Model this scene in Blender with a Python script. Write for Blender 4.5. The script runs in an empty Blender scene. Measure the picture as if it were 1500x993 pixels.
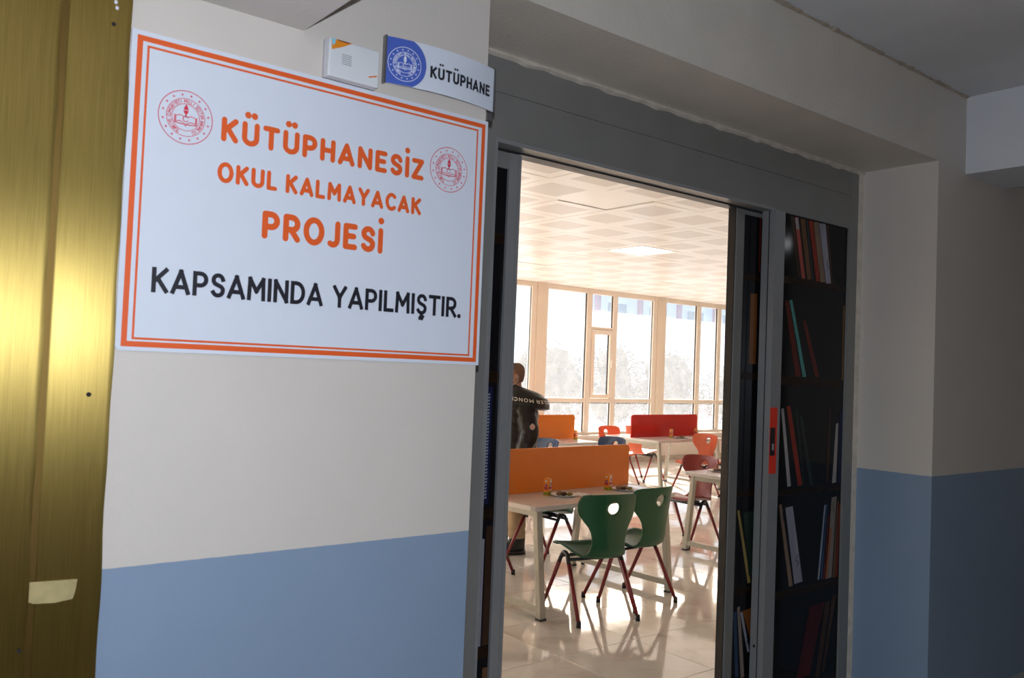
import bpy, bmesh, math, random
from mathutils import Vector, Matrix
random.seed(7)
S = bpy.context.scene
COL = S.collection
PI = math.pi
# ------------------------------------------------------------------ camera
CAM_H = 1.6005
F_PX, YAW, PITCH, ROLL = 1256.6, .6741, .0356, .0396
cd = bpy.data.cameras.new('camera'); cam = bpy.data.objects.new('camera', cd); COL.objects.link(cam)
cd.sensor_width = 36; cd.lens = F_PX / 1500 * 36; cd.clip_start = .02; cd.clip_end = 300
fwd = Vector((math.sin(YAW) * math.cos(PITCH), math.cos(YAW) * math.cos(PITCH), math.sin(PITCH)))
r0 = Vector((math.cos(YAW), -math.sin(YAW), 0)); u0 = r0.cross(fwd)
rt = math.cos(ROLL) * r0 + math.sin(ROLL) * u0; up = -math.sin(ROLL) * r0 + math.cos(ROLL) * u0
M = Matrix((rt, up, -fwd)).transposed().to_4x4(); M.translation = (0, 0, CAM_H)
cam.matrix_world = M
cd.dof.use_dof = True; cd.dof.focus_distance = 5.6; cd.dof.aperture_fstop = 7.5
S.camera = cam
# ------------------------------------------------------------------ sky, sun, flash, exposure
W = bpy.data.worlds.new('world'); S.world = W; W.use_nodes = True
wn = W.node_tree.nodes; wl = W.node_tree.links
bg = wn['Background']
sky = wn.new('ShaderNodeTexSky'); sky.sky_type = 'NISHITA'; sky.sun_disc = False
SUN_EL, SUN_H = math.radians(27), Vector((.59, .81, 0)).normalized()
sky.sun_elevation = SUN_EL; sky.sun_rotation = math.atan2(SUN_H.x, SUN_H.y); sky.air_density = 1.2; sky.dust_density = 3.0
wl.new(sky.outputs[0], bg.inputs[0]); bg.inputs[1].default_value = .62
sl = bpy.data.lights.new('sun', 'SUN'); sun = bpy.data.objects.new('sun', sl); COL.objects.link(sun)
sl.energy = 23; sl.angle = math.radians(.6); sl.color = (1, .95, .88)
sdir = SUN_H * math.cos(SUN_EL) + Vector((0, 0, math.sin(SUN_EL)))
sun.location = (20, 30, 20); sun.rotation_euler = sdir.to_track_quat('Z', 'Y').to_euler()
fl = bpy.data.lights.new('camera_flash', 'SPOT'); flash = bpy.data.objects.new('camera_flash', fl); COL.objects.link(flash)
fl.energy = 146; fl.spot_size = math.radians(130); fl.spot_blend = .4; fl.shadow_soft_size = .012; fl.color = (.86, .935, 1.06)
flash.location = Vector((0, 0, CAM_H)) + up * .115 + fwd * .02
fdir = (fwd + up * .12 + rt * .10).normalized()
flash.rotation_euler = (-fdir).to_track_quat('Z', 'Y').to_euler()
vs = S.view_settings
vs.view_transform = 'Standard'; vs.look = 'None'; vs.gamma = 1; vs.exposure = 0; vs.use_curve_mapping = False
# ------------------------------------------------------------------ materials
MATS = {}
def mat(name, col, rough=.5, metal=0, noise=0, nscale=20, bump=0, bscale=60, spec=.5, coat=0, aniso=0, stretch=None):
    if name in MATS: return MATS[name]
    m = bpy.data.materials.new(name); m.use_nodes = True; MATS[name] = m
    nt = m.node_tree; b = nt.nodes['Principled BSDF']
    b.inputs['Base Color'].default_value = (*col, 1); b.inputs['Roughness'].default_value = rough
    b.inputs['Metallic'].default_value = metal; b.inputs['Specular IOR Level'].default_value = spec
    b.inputs['Coat Weight'].default_value = coat
    if noise or bump:
        tc = nt.nodes.new('ShaderNodeTexCoord'); mp = nt.nodes.new('ShaderNodeMapping')
        nt.links.new(tc.outputs['Object'], mp.inputs[0])
        if stretch: mp.inputs['Scale'].default_value = stretch
    if noise:
        n = nt.nodes.new('ShaderNodeTexNoise'); n.inputs['Scale'].default_value = nscale; n.inputs['Detail'].default_value = 5
        nt.links.new(mp.outputs[0], n.inputs['Vector'])
        r = nt.nodes.new('ShaderNodeMapRange'); r.inputs[1].default_value = .3; r.inputs[2].default_value = .7
        r.inputs[3].default_value = 1 - noise; r.inputs[4].default_value = 1 + noise
        mx = nt.nodes.new('ShaderNodeVectorMath'); mx.operation = 'SCALE'; mx.inputs[0].default_value = col
        nt.links.new(n.outputs['Fac'], r.inputs[0]); nt.links.new(r.outputs[0], mx.inputs['Scale'])
        nt.links.new(mx.outputs[0], b.inputs['Base Color'])
    if bump:
        n2 = nt.nodes.new('ShaderNodeTexNoise'); n2.inputs['Scale'].default_value = bscale; n2.inputs['Detail'].default_value = 4
        nt.links.new(mp.outputs[0], n2.inputs['Vector'])
        bp = nt.nodes.new('ShaderNodeBump'); bp.inputs['Strength'].default_value = bump; bp.inputs['Distance'].default_value = .01
        nt.links.new(n2.outputs['Fac'], bp.inputs['Height']); nt.links.new(bp.outputs[0], b.inputs['Normal'])
    return m
def emit(name, col, s):
    m = bpy.data.materials.new(name); m.use_nodes = True; MATS[name] = m
    b = m.node_tree.nodes['Principled BSDF']; b.inputs['Base Color'].default_value = (*col, 1)
    b.inputs['Emission Color'].default_value = (*col, 1); b.inputs['Emission Strength'].default_value = s
    return m
def two_tone(name, zline):
    # cream oil paint above, blue dado below a hand-painted line, faint roller marks
    m = bpy.data.materials.new(name); m.use_nodes = True; MATS[name] = m
    nt = m.node_tree; N = nt.nodes; L = nt.links; b = N['Principled BSDF']; b.inputs['Roughness'].default_value = .42
    g = N.new('ShaderNodeNewGeometry'); sp = N.new('ShaderNodeSeparateXYZ'); L.new(g.outputs['Position'], sp.inputs[0])
    n = N.new('ShaderNodeTexNoise'); n.inputs['Scale'].default_value = 30; L.new(g.outputs['Position'], n.inputs['Vector'])
    ma = N.new('ShaderNodeMath'); ma.operation = 'MULTIPLY_ADD'; ma.inputs[1].default_value = .004
    L.new(n.outputs['Fac'], ma.inputs[0]); L.new(sp.outputs['Z'], ma.inputs[2])
    gt = N.new('ShaderNodeMath'); gt.operation = 'GREATER_THAN'; gt.inputs[1].default_value = zline + .002; L.new(ma.outputs[0], gt.inputs[0])
    n2 = N.new('ShaderNodeTexNoise'); n2.inputs['Scale'].default_value = 3; n2.inputs['Detail'].default_value = 6; L.new(g.outputs['Position'], n2.inputs['Vector'])
    r = N.new('ShaderNodeMapRange'); r.inputs[3].default_value = .94; r.inputs[4].default_value = 1.05; L.new(n2.outputs['Fac'], r.inputs[0])
    mix = N.new('ShaderNodeMix'); mix.data_type = 'RGBA'; mix.inputs['A'].default_value = (.22, .295, .405, 1); mix.inputs['B'].default_value = (.60, .55, .50, 1)
    L.new(gt.outputs[0], mix.inputs['Factor'])
    sc = N.new('ShaderNodeVectorMath'); sc.operation = 'SCALE'; L.new(mix.outputs['Result'], sc.inputs[0]); L.new(r.outputs[0], sc.inputs['Scale'])
    L.new(sc.outputs[0], b.inputs['Base Color'])
    n3 = N.new('ShaderNodeTexNoise'); n3.inputs['Scale'].default_value = 90; L.new(g.outputs['Position'], n3.inputs['Vector'])
    bp = N.new('ShaderNodeBump'); bp.inputs['Strength'].default_value = .12; bp.inputs['Distance'].default_value = .004
    L.new(n3.outputs['Fac'], bp.inputs['Height']); L.new(bp.outputs[0], b.inputs['Normal'])
    return m
paintL = two_tone('paint_left', 1.135); paintR = two_tone('paint_right', 1.158)
cream = mat('cream_paint', (.60, .555, .49), .45, noise=.05, nscale=4, bump=.15, bscale=50)
ceil_paint = mat('ceiling_paint', (.62, .62, .63), .6, noise=.06, nscale=3, bump=.1, bscale=60)
white_paint = mat('white_paint', (.66, .67, .70), .6, noise=.04, nscale=3, bump=.1, bscale=60)
plaster = mat('plaster_bead', (.62, .56, .48), .7, noise=.12, nscale=18, bump=.6, bscale=30)
warm_wall = mat('warm_wall', (.80, .70, .61), .6, noise=.03, nscale=5)
alu = mat('grey_aluminium', (.225, .22, .21), .40, .15, noise=.05, nscale=6)
alu_l = mat('light_aluminium', (.29, .295, .30), .36, .3, noise=.04, nscale=8)
rubber = mat('black_rubber', (.008, .008, .009), .45)
film = mat('dark_film', (.0075, .007, .0085), .10, spec=.12)
white_board = mat('white_board', (.64, .68, .76), .3, noise=.01)
orange_print = mat('orange_print', (.72, .105, .018), .4)
black_print = mat('black_print', (.012, .012, .02), .4)
red_print = mat('red_print', (.62, .03, .06), .45)
white_print = mat('white_print', (.8, .82, .88), .4)
blue_print = mat('blue_print', (.065, .12, .47), .35)
chrome = mat('end_cap_steel', (.25, .25, .26), .25, .9)
shell_back = mat('plate_back', (.05, .045, .045), .5)
dark_hole = mat('dark_hole', (.01, .007, .006), .8)
beige_steel = mat('beige_steel', (.42, .40, .33), .4, .1, noise=.05, nscale=25)
table_white = mat('table_laminate', (.68, .63, .60), .16, noise=.02, nscale=4)
table_edge = mat('table_edge', (.60, .55, .50), .35)
orange_lam = mat('orange_laminate', (.70, .175, .012), .32, noise=.03, nscale=4)
red_lam = mat('red_laminate', (.50, .014, .012), .14, noise=.03, nscale=4)
blk_steel = mat('black_tube', (.018, .018, .02), .35, .2)
red_steel = mat('dark_red_tube', (.20, .012, .014), .35, noise=.1, nscale=30)
cap_m = mat('foot_cap', (.012, .012, .014), .5)
frame_m = mat('window_profile', (.72, .62, .52), .35, noise=.03, nscale=4)
tile_seam = mat('grout', (.30, .24, .20), .7)
ctile = mat('ceiling_metal', (.85, .815, .775), .28, spec=.24)
ctile_p = mat('ceiling_perforated', (.675, .63, .585), .33, spec=.20, noise=.03, nscale=300)
plate_m = mat('paper_plate', (.85, .85, .84), .4); napkin_m = mat('napkin', (.82, .80, .76), .8, bump=.4, bscale=40)
def brass_mat():
    m = mat('brass', (.40, .29, .085), .47, 1, noise=.14, nscale=14, bump=.03, bscale=22, stretch=(40, 40, .6))
    nt = m.node_tree; b = nt.nodes['Principled BSDF']; b.inputs['Anisotropic'].default_value = .90
    c = nt.nodes.new('ShaderNodeCombineXYZ'); c.inputs[0].default_value = 1; nt.links.new(c.outputs[0], b.inputs['Tangent'])
    return m
brass = brass_mat()
def tile_mat():
    m = bpy.data.materials.new('marble_tile'); m.use_nodes = True
    nt = m.node_tree; N = nt.nodes; L = nt.links; b = N['Principled BSDF']
    b.inputs['Roughness'].default_value = .055; b.inputs['Specular IOR Level'].default_value = .85
    g = N.new('ShaderNodeNewGeometry'); oi = N.new('ShaderNodeObjectInfo')
    ad = N.new('ShaderNodeVectorMath'); ad.operation = 'MULTIPLY_ADD'; ad.inputs[1].default_value = (37, 19, 11)
    L.new(oi.outputs['Random'], ad.inputs[0]); L.new(g.outputs['Position'], ad.inputs[2])
    n = N.new('ShaderNodeTexNoise'); n.inputs['Scale'].default_value = 2.4; n.inputs['Detail'].default_value = 8; n.inputs['Distortion'].default_value = 1.6
    L.new(ad.outputs[0], n.inputs['Vector'])
    cr = N.new('ShaderNodeValToRGB'); e = cr.color_ramp.elements
    e[0].position = .30; e[0].color = (.58, .515, .45, 1); e[1].position = .62; e[1].color = (.74, .695, .64, 1)
    x = e.new(.47); x.color = (.70, .65, .59, 1)
    L.new(n.outputs['Fac'], cr.inputs[0]); L.new(cr.outputs[0], b.inputs['Base Color'])
    n2 = N.new('ShaderNodeTexNoise'); n2.inputs['Scale'].default_value = 1.7; L.new(ad.outputs[0], n2.inputs['Vector'])
    bp = N.new('ShaderNodeBump'); bp.inputs['Strength'].default_value = .10; bp.inputs['Distance'].default_value = .02
    L.new(n2.outputs['Fac'], bp.inputs['Height']); L.new(bp.outputs[0], b.inputs['Normal'])
    return m
marble = tile_mat()
def glass_mat(name, dust, tint=(1, 1, 1)):
    # dusty window pane: clear glass with a thin film of dust that glows where the sun strikes it
    m = bpy.data.materials.new(name); m.use_nodes = True
    nt = m.node_tree; N = nt.nodes; L = nt.links; N.remove(N['Principled BSDF']); out = N['Material Output']
    tr = N.new('ShaderNodeBsdfTransparent'); tr.inputs[0].default_value = (*tint, 1)
    tl = N.new('ShaderNodeBsdfTranslucent'); tl.inputs[0].default_value = (.95, .96, 1, 1)
    gl = N.new('ShaderNodeBsdfGlossy'); gl.inputs['Roughness'].default_value = .02
    g = N.new('ShaderNodeNewGeometry'); n = N.new('ShaderNodeTexNoise'); n.inputs['Scale'].default_value = 5; n.inputs['Detail'].default_value = 9
    L.new(g.outputs['Position'], n.inputs['Vector'])
    mr = N.new('ShaderNodeMapRange'); mr.inputs[1].default_value = .3; mr.inputs[2].default_value = .7; mr.inputs[3].default_value = dust * .85; mr.inputs[4].default_value = dust * 1.15
    L.new(n.outputs['Fac'], mr.inputs[0])
    m1 = N.new('ShaderNodeMixShader'); L.new(mr.outputs[0], m1.inputs[0]); L.new(tr.outputs[0], m1.inputs[1]); L.new(tl.outputs[0], m1.inputs[2])
    fr = N.new('ShaderNodeFresnel'); fr.inputs[0].default_value = 1.3
    m2 = N.new('ShaderNodeMixShader'); L.new(fr.outputs[0], m2.inputs[0]); L.new(m1.outputs[0], m2.inputs[1]); L.new(gl.outputs[0], m2.inputs[2])
    L.new(m2.outputs[0], out.inputs[0])
    return m
pane_m = glass_mat('dusty_glass', .098)
# ------------------------------------------------------------------ mesh helpers
class MB:
    def __init__(s): s.v = []; s.f = []; s.mi = []; s.sm = []; s.mats = []
    def mid(s, m):
        if m is None: return 0
        if m not in s.mats: s.mats.append(m)
        return s.mats.index(m)
    def add(s, vs, fs, m=None, smooth=False):
        o = len(s.v); k = s.mid(m); s.v += [tuple(p) for p in vs]
        for f in fs: s.f.append([o + i for i in f]); s.mi.append(k); s.sm.append(smooth)
        return s
    def box(s, x0, x1, y0, y1, z0, z1, m=None, T=None):
        vs = [Vector((x, y, z)) for z in (z0, z1) for y in (y0, y1) for x in (x0, x1)]
        if T: vs = [T @ p for p in vs]
        return s.add(vs, [(0, 2, 3, 1), (4, 5, 7, 6), (0, 1, 5, 4), (2, 6, 7, 3), (0, 4, 6, 2), (1, 3, 7, 5)], m)
    def loft(s, rings, m=None, closed=True, caps=True, smooth=True):
        n = len(rings[0]); vs = [p for r in rings for p in r]; fs = []
        for i in range(len(rings) - 1):
            for j in range(n if closed else n - 1):
                k = (j + 1) % n; fs.append((i * n + j, i * n + k, (i + 1) * n + k, (i + 1) * n + j))
        s.add(vs, fs, m, smooth)
        if caps and closed:
            o = len(s.v) - len(vs)
            s.f.append([o + j for j in range(n)][::-1]); s.f.append([o + (len(rings) - 1) * n + j for j in range(n)])
            s.mi += [s.mid(m)] * 2; s.sm += [False] * 2
        return s
    def tube(s, pts, r, m=None, n=10, caps=True):
        pts = [Vector(p) for p in pts]; rs = r if isinstance(r, (list, tuple)) else [r] * len(pts)
        rings = []; ref = None
        for i, p in enumerate(pts):
            t = (pts[min(i + 1, len(pts) - 1)] - pts[max(i - 1, 0)]).normalized()
            if ref is None: ref = t.orthogonal().normalized()
            ref = (ref - t * ref.dot(t)).normalized(); b = t.cross(ref)
            rings.append([p + rs[i] * (math.cos(2 * PI * j / n) * ref + math.sin(2 * PI * j / n) * b) for j in range(n)])
        return s.loft(rings, m, caps=caps)
    def prism(s, poly, y0, y1, m=None):      # poly in xz, extruded along y
        n = len(poly); vs = [(x, y0, z) for x, z in poly] + [(x, y1, z) for x, z in poly]
        fs = [list(range(n)), list(range(2 * n - 1, n - 1, -1))] + [(i, i + n, (i + 1) % n + n, (i + 1) % n) for i in range(n)]
        return s.add(vs, fs, m)
    def slab(s, poly, z0, z1, m=None, side=None):      # poly in xy, extruded along z
        n = len(poly); vs = [(x, y, z0) for x, y in poly] + [(x, y, z1) for x, y in poly]
        s.add(vs, [list(range(n))[::-1], list(range(n, 2 * n))], m)
        o = len(s.v) - 2 * n; k = s.mid(side or m)
        for i in range(n): s.f.append([o + i, o + (i + 1) % n, o + n + (i + 1) % n, o + n + i]); s.mi.append(k); s.sm.append(False)
        return s
    def ell(s, c, r, m=None, nu=16, nv=10, T=None):
        rings = []
        for i in range(1, nv):
            a = PI * i / nv
            rg = [Vector((r[0] * math.sin(a) * math.cos(2 * PI * j / nu), r[1] * math.sin(a) * math.sin(2 * PI * j / nu), -r[2] * math.cos(a))) for j in range(nu)]
            if T: rg = [T @ p for p in rg]
            rings.append([Vector(c) + p for p in rg])
        return s.loft(rings, m)
    def mesh(s, name):
        me = bpy.data.meshes.new(name); me.from_pydata([tuple(p) for p in s.v], [], s.f)
        for m in s.mats: me.materials.append(m)
        me.polygons.foreach_set('material_index', s.mi); me.polygons.foreach_set('use_smooth', s.sm)
        me.validate(); me.update(); return me
    def obj(s, name, parent=None, m=None):
        if m is not None and not s.mats: s.mats.append(m)
        return link(name, s.mesh(name), parent)
def link(name, data, parent=None):
    o = bpy.data.objects.new(name, data); COL.objects.link(o)
    if parent: o.parent = parent
    return o
def tag(o, label, cat, group=None, kind=None):
    o['label'] = label; o['category'] = cat
    if group: o['group'] = group
    if kind: o['kind'] = kind
    return o
def thing(name, label, cat, loc=(0, 0, 0), rz=0, group=None, kind=None):
    o = link(name, None); o.location = loc; o.rotation_euler = (0, 0, rz); o.empty_display_size = .1
    return tag(o, label, cat, group, kind)
def boxobj(name, b, m, parent=None): return MB().box(*b, m).obj(name, parent)
def bevel(o, w, n=2):
    md = o.modifiers.new('bevel', 'BEVEL'); md.width = w; md.segments = n; md.limit_method = 'ANGLE'; return o
def copy_tree(o, parent=None):
    c = o.copy(); COL.objects.link(c); c.parent = parent
    for k in [k for k in ALLCH.get(o.name, [])]: copy_tree(k, c)
    return c
ALLCH = {}
def index_children(o):
    ALLCH[o.name] = [k for k in bpy.data.objects if k.parent == o]
    for k in ALLCH[o.name]: index_children(k)
# ------------------------------------------------------------------ corridor shell
XE, YW, YF = 1.467, 2.0, 2.4        # wall edge beside the door, wall face, door-frame face
XR, ZS, ZC = 4.265, 2.722, 3.106    # right reveal, soffit, corridor ceiling
def struct(o, label, cat): return tag(o, label, cat, kind='structure')
struct(boxobj('wall_left', (.487, XE, YW, 2.70, 0, ZC + .3), paintL), 'cream and blue painted wall carrying the white project board', 'wall')
struct(boxobj('wall_right', (XR, 9.5, YW, 2.70, 0, ZC + .3), paintR), 'dim cream and blue painted wall right of the door recess', 'wall')
mb = MB().box(XE, XR, YW, 2.70, ZS, ZC + .3, cream)
struct(mb.obj('wall_over_door'), 'cream painted lintel wall above the sliding door', 'wall')
struct(boxobj('ceiling', (-5.5, 9.5, -1.6, YW, ZC, ZC + .2), ceil_paint), 'grey painted ceiling of the corridor', 'ceiling')
struct(boxobj('floor', (-5.5, 9.5, -1.6, 2.42, -.2, 0), mat('corridor_terrazzo', (.42, .38, .34), .3, noise=.12, nscale=60)), 'terrazzo floor of the corridor', 'floor')
struct(boxobj('wall_behind', (-5.5, 9.5, -1.8, -1.6, 0, ZC), mat('back_wall_paint', (.60, .56, .50), .5, noise=.04, nscale=3)), 'cream corridor wall opposite the library door', 'wall')
struct(boxobj('wall_corridor_end', (9.5, 9.7, -1.6, 2.7, 0, ZC), cream), 'end wall of the corridor on the right', 'wall')
mb = MB().box(-5.5, -5.3, -1.6, 2.7, 0, .5, cream).box(-5.5, -5.3, -1.6, 2.7, 2.95, ZC, cream).box(-5.5, -5.3, -1.6, -1.45, .5, 2.95, cream).box(-5.5, -5.3, 1.9, 2.7, .5, 2.95, cream)
struct(mb.obj('wall_window_end'), 'end wall of the corridor with a window opening on the left', 'wall')
struct(boxobj('wall_lift', (-5.5, .485, YW, 2.7, 0, ZC + .3), cream), 'cream wall left of the brass surround', 'wall')
struct(boxobj('trim_1', (-1.2, .892, -1.6, YW, 2.4265, ZC), mat('beam_plaster', (.60, .555, .52), .6, noise=.05, nscale=4, bump=.1)), 'low pinkish grey ceiling beam above the brass surround', 'ceiling beam')
struct(boxobj('trim_2', (4.56, 5.03, -1.6, YW, 2.704, ZC), white_paint), 'white painted ceiling beam crossing the corridor at right', 'ceiling beam')
# uneven plaster bead where the door frame meets soffit and reveal
mb = MB(); pts = []; n = 60
rings = []
for i in range(n + 1):
    x = XE + (XR - XE) * i / n; w = .020 + .007 * math.sin(i * 1.7) * math.sin(i * .43)
    rings.append([(x, YF - .012, ZS), (x, YF - .016, ZS - w * .6), (x, YF + .01, ZS - w), (x, YF + .01, ZS)])
mb.loft(rings, plaster, smooth=False)
rings = []
for i in range(41):
    z = 2.715 * i / 40; w = .034 + .004 * math.sin(i * 2.1)
    rings.append([(XR, YF - .008, z), (XR, YF + .01, z), (XR - w, YF + .01, z), (XR - w, YF - .002, z)])
mb.loft(rings, plaster, smooth=False)
struct(mb.obj('trim_3'), 'rough cream plaster bead around the grey door frame', 'trim')
# paint blobs and ragged edge along ceiling / lintel wall
rings = []
for i in range(81):
    x = XE + (4.56 - XE) * i / 80; w = .006 + .010 * abs(math.sin(i * 1.3) * math.sin(i * .37))
    rings.append([(x, YW - .001, ZC - w * .7), (x, YW - w * 1.6, ZC - .001), (x, YW, ZC - .001)])
struct(MB().loft(rings, mat('ceiling_edge_stain', (.40, .33, .26), .8, noise=.2, nscale=30), smooth=False).obj('trim_4'), 'ragged brownish paint edge between lintel wall and ceiling', 'trim')
# ------------------------------------------------------------------ brass lift surround
t = thing('brass_surround', 'worn brass cladding strips with screw holes left of the white board', 'brass cladding', (.27, 2.0, 0))
def loc(o, p=(.27, 2.0, 0)):
    o.data.transform(Matrix.Translation((-p[0], -p[1], -p[2]))); return o
def brass_strip(x0, x1, y, tilt):
    rings = []
    for i in range(61):
        z = 2.9 * i / 60
        e = .0022 * math.sin(i * .9) * math.sin(i * .31 + x0)
        rings.append([(x0, y + tilt + .012, z), (x0, y + tilt, z), (x0 + .004, y + tilt - .002, z), ((x0 + x1) / 2, y + tilt * .5 - .002, z), (x1 - .010, y - .002, z), (x1 + e, y, z), (x1 + e, y + .012, z)])
    return MB().loft(rings, brass)
loc(brass_strip(.362, .487, 1.988, .002).obj('strip', t)); loc(brass_strip(.05, .349, 1.982, -.012).obj('strip', t))
loc(boxobj('groove', (.349, .362, 1.990, 1.999, 0, 2.9), mat('brass_dark', (.16, .10, .03), .4, 1), t))
for x, z, r in ((.450, 2.313, .0045), (.442, 1.512, .0050), (.337, .995, .0035), (.17, 2.30, .004)):
    c = [(x + r * math.cos(2 * PI * j / 14), z + r * math.sin(2 * PI * j / 14)) for j in range(14)]
    loc(MB().prism(c, 1.9695 if x < .34 else 1.985, 1.9695 + .014 if x < .34 else 1.99, dark_hole).obj('screw_hole', t))
tape = MB(); pl = [(.322, 1.124), (.348, 1.128), (.440, 1.124), (.437, 1.100), (.433, 1.084), (.40, 1.080), (.36, 1.083), (.345, 1.090), (.335, 1.105)]
tape.prism(pl, 1.9825, 1.986, mat('adhesive_residue', (.36, .29, .13), .75, noise=.15, nscale=40)); loc(tape.obj('adhesive_residue', t))
for x, z in ((.452, 2.362), (.455, 2.35), (.470, 2.378)):
    loc(MB().ell((x, 1.986, z), (.004, .002, .005), white_paint, 8, 6).obj('paint_splash', t))
# ------------------------------------------------------------------ stroke lettering
def arc(cx, cy, rx, ry, a0, a1, n=12): return [(cx + rx * math.cos(math.radians(a0 + (a1 - a0) * i / n)), cy + ry * math.sin(math.radians(a0 + (a1 - a0) * i / n))) for i in range(n + 1)]
SP = [(.50, .80)] + arc(.27, .76, .23, .24, 25, 175, 8) + [(.05, .68), (.12, .58), (.27, .51), (.43, .44), (.51, .33)] + arc(.27, .25, .245, .25, 5, -155, 9)
def G(ch):
    if ch == 'K': return .56, [[(0, 0), (0, 1)], [(.54, 1), (.04, .45)], [(.17, .58), (.56, 0)]], []
    if ch in 'UÜ': return .60, [[(0, 1), (0, .30)] + arc(.30, .30, .30, .30, 180, 360) + [(.60, .30), (.60, 1)]], ([(.14, 1.50), (.46, 1.50)] if ch == 'Ü' else [])
    if ch == 'T': return .60, [[(0, 1), (.60, 1)], [(.30, 1), (.30, 0)]], []
    if ch in 'PR':
        s = [[(0, 0), (0, 1), (.26, 1)] + arc(.26, .71, .27, .29, 90, -90) + [(0, .42)]]
        if ch == 'R': s.append([(.24, .42), (.54, 0)])
        return .53, s, []
    if ch == 'B': return .52, [[(0, 0), (0, 1), (.26, 1)] + arc(.26, .76, .22, .24, 90, -90) + [(0, .52)], [(.26, .52)] + arc(.26, .26, .26, .26, 90, -90) + [(0, 0)]], []
    if ch == 'H': return .58, [[(0, 0), (0, 1)], [(.58, 0), (.58, 1)], [(0, .5), (.58, .5)]], []
    if ch == 'A': return .70, [[(0, 0), (.35, 1), (.70, 0)], [(.10, .25), (.60, .25)]], []
    if ch == 'N': return .60, [[(0, 0), (0, 1), (.60, 0), (.60, 1)]], []
    if ch == 'E': return .46, [[(.46, 1), (0, 1), (0, 0), (.46, 0)], [(0, .52), (.40, .52)]], []
    if ch in 'SŞ':
        s = [SP]
        if ch == 'Ş': s.append([(.27, -.05), (.27, -.15), (.36, -.22), (.30, -.31), (.18, -.31)])
        return .52, s, []
    if ch in 'Iİ': return .0, [[(0, 0), (0, 1)]], ([(0, 1.50)] if ch == 'İ' else [])
    if ch == 'Z': return .52, [[(0, 1), (.52, 1), (0, 0), (.52, 0)]], []
    if ch == 'O': return .74, [arc(.37, .5, .37, .53, 0, 360, 28)], []
    if ch == 'L': return .44, [[(0, 1), (0, 0), (.44, 0)]], []
    if ch == 'M': return .74, [[(0, 0), (.03, 1), (.37, .38), (.71, 1), (.74, 0)]], []
    if ch == 'Y': return .62, [[(0, 1), (.31, .46), (.62, 1)], [(.31, .46), (.31, 0)]], []
    if ch in 'CG' or ch == 'Ğ':
        s = [arc(.36, .5, .36, .52, 48, 312, 20)]
        if ch != 'C': s[0] += [(.60, .45), (.40, .45)]
        return .58, s, []
    if ch == 'J': return .36, [[(.36, 1), (.36, .26)] + arc(.14, .26, .22, .27, 0, -125, 8)], []
    if ch == 'D': return .60, [[(0, 0), (0, 1), (.22, 1)] + arc(.22, .5, .38, .5, 90, -90, 14) + [(0, 0)]], []
    if ch == '.': return .0, [], [(0, .0)]
    return .25, [], []
def text_strokes(txt, x0, x1, z0, cap, t, gap=.20, space=.56):
    """strokes in board coordinates, fitted to the width x0..x1"""
    h = cap - t; xs = 0; items = []
    for i, ch in enumerate(txt):
        if ch == ' ': xs += space - gap; continue
        w, st, dots = G(ch); items.append((xs, st, dots)); xs += w + gap + t / h
    total = xs - gap - t / h; k = (x1 - x0 - t) / total
    out = []; dd = []
    for ox, st, dots in items:
        for s in st: out.append([(x0 + t / 2 + (ox + x) * k, z0 + t / 2 + z * h) for x, z in s])
        for x, z in dots: dd.append((x0 + t / 2 + (ox + x) * k, z0 + t / 2 + z * h))
    return out, dd
def ink(mb, strokes, dots, t, put, m, round_caps=True, dot_r=None, nseg=10, lift0=0):
    """strokes as mitred strips with caps; strokes of one letter are stacked a hair apart"""
    h = t / 2; k = lift0
    for s in strokes:
        s = [Vector(p) for i, p in enumerate(s) if i == 0 or (Vector(p) - Vector(s[i - 1])).length > 1e-7]
        closed = len(s) > 3 and (s[0] - s[-1]).length < 1e-6
        subs = [[s[0]]]; corner = []
        for i in range(1, len(s)):
            subs[-1].append(s[i])
            if i < len(s) - 1 and (s[i] - s[i - 1]).angle(s[i + 1] - s[i], 0) > .75: subs.append([s[i]])
        closed = closed and len(subs) == 1
        for q, P in enumerate(subs):
            if not round_caps:
                if not closed: P[0] = P[0] - (P[1] - P[0]).normalized() * h * .98; P[-1] = P[-1] + (P[-1] - P[-2]).normalized() * h * .98
            n = len(P); Lf = []; Rt = []
            for i in range(n):
                if closed: d0 = (P[0] - P[-2]) if i in (0, n - 1) else (P[i] - P[i - 1]); d1 = (P[1] - P[0]) if i in (0, n - 1) else (P[i + 1] - P[i])
                else: d0 = P[i] - P[i - 1] if i else P[1] - P[0]; d1 = P[i + 1] - P[i] if i < n - 1 else P[-1] - P[-2]
                d0 = d0.normalized(); d1 = d1.normalized(); nb = Vector((-(d0.y + d1.y), d0.x + d1.x)).normalized()
                w = h / max(nb.dot(Vector((-d0.y, d0.x))), .5); Lf.append(P[i] + nb * w); Rt.append(P[i] - nb * w)
            l = .00012 * (k % 12); k += 1
            mb.add([put(p.x, p.y, l) for p in Lf] + [put(p.x, p.y, l) for p in Rt], [(n + i, n + i + 1, i + 1, i) for i in range(n - 1)], m)
            if round_caps and not closed:
                for e, d in ((0, P[0] - P[1]), (n - 1, P[-1] - P[-2])):
                    a0 = math.atan2(d.y, d.x); c = P[e]
                    mb.add([put(c.x + h * math.cos(a0 - PI / 2 + PI * j / nseg), c.y + h * math.sin(a0 - PI / 2 + PI * j / nseg), l) for j in range(nseg + 1)], [list(range(nseg + 1))], m)
    r = dot_r or t * .62
    for c in dots: mb.add([put(c[0] + r * math.cos(2 * PI * j / 18), c[1] + r * math.sin(2 * PI * j / 18), 0) for j in range(18)], [list(range(18))], m)
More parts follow.
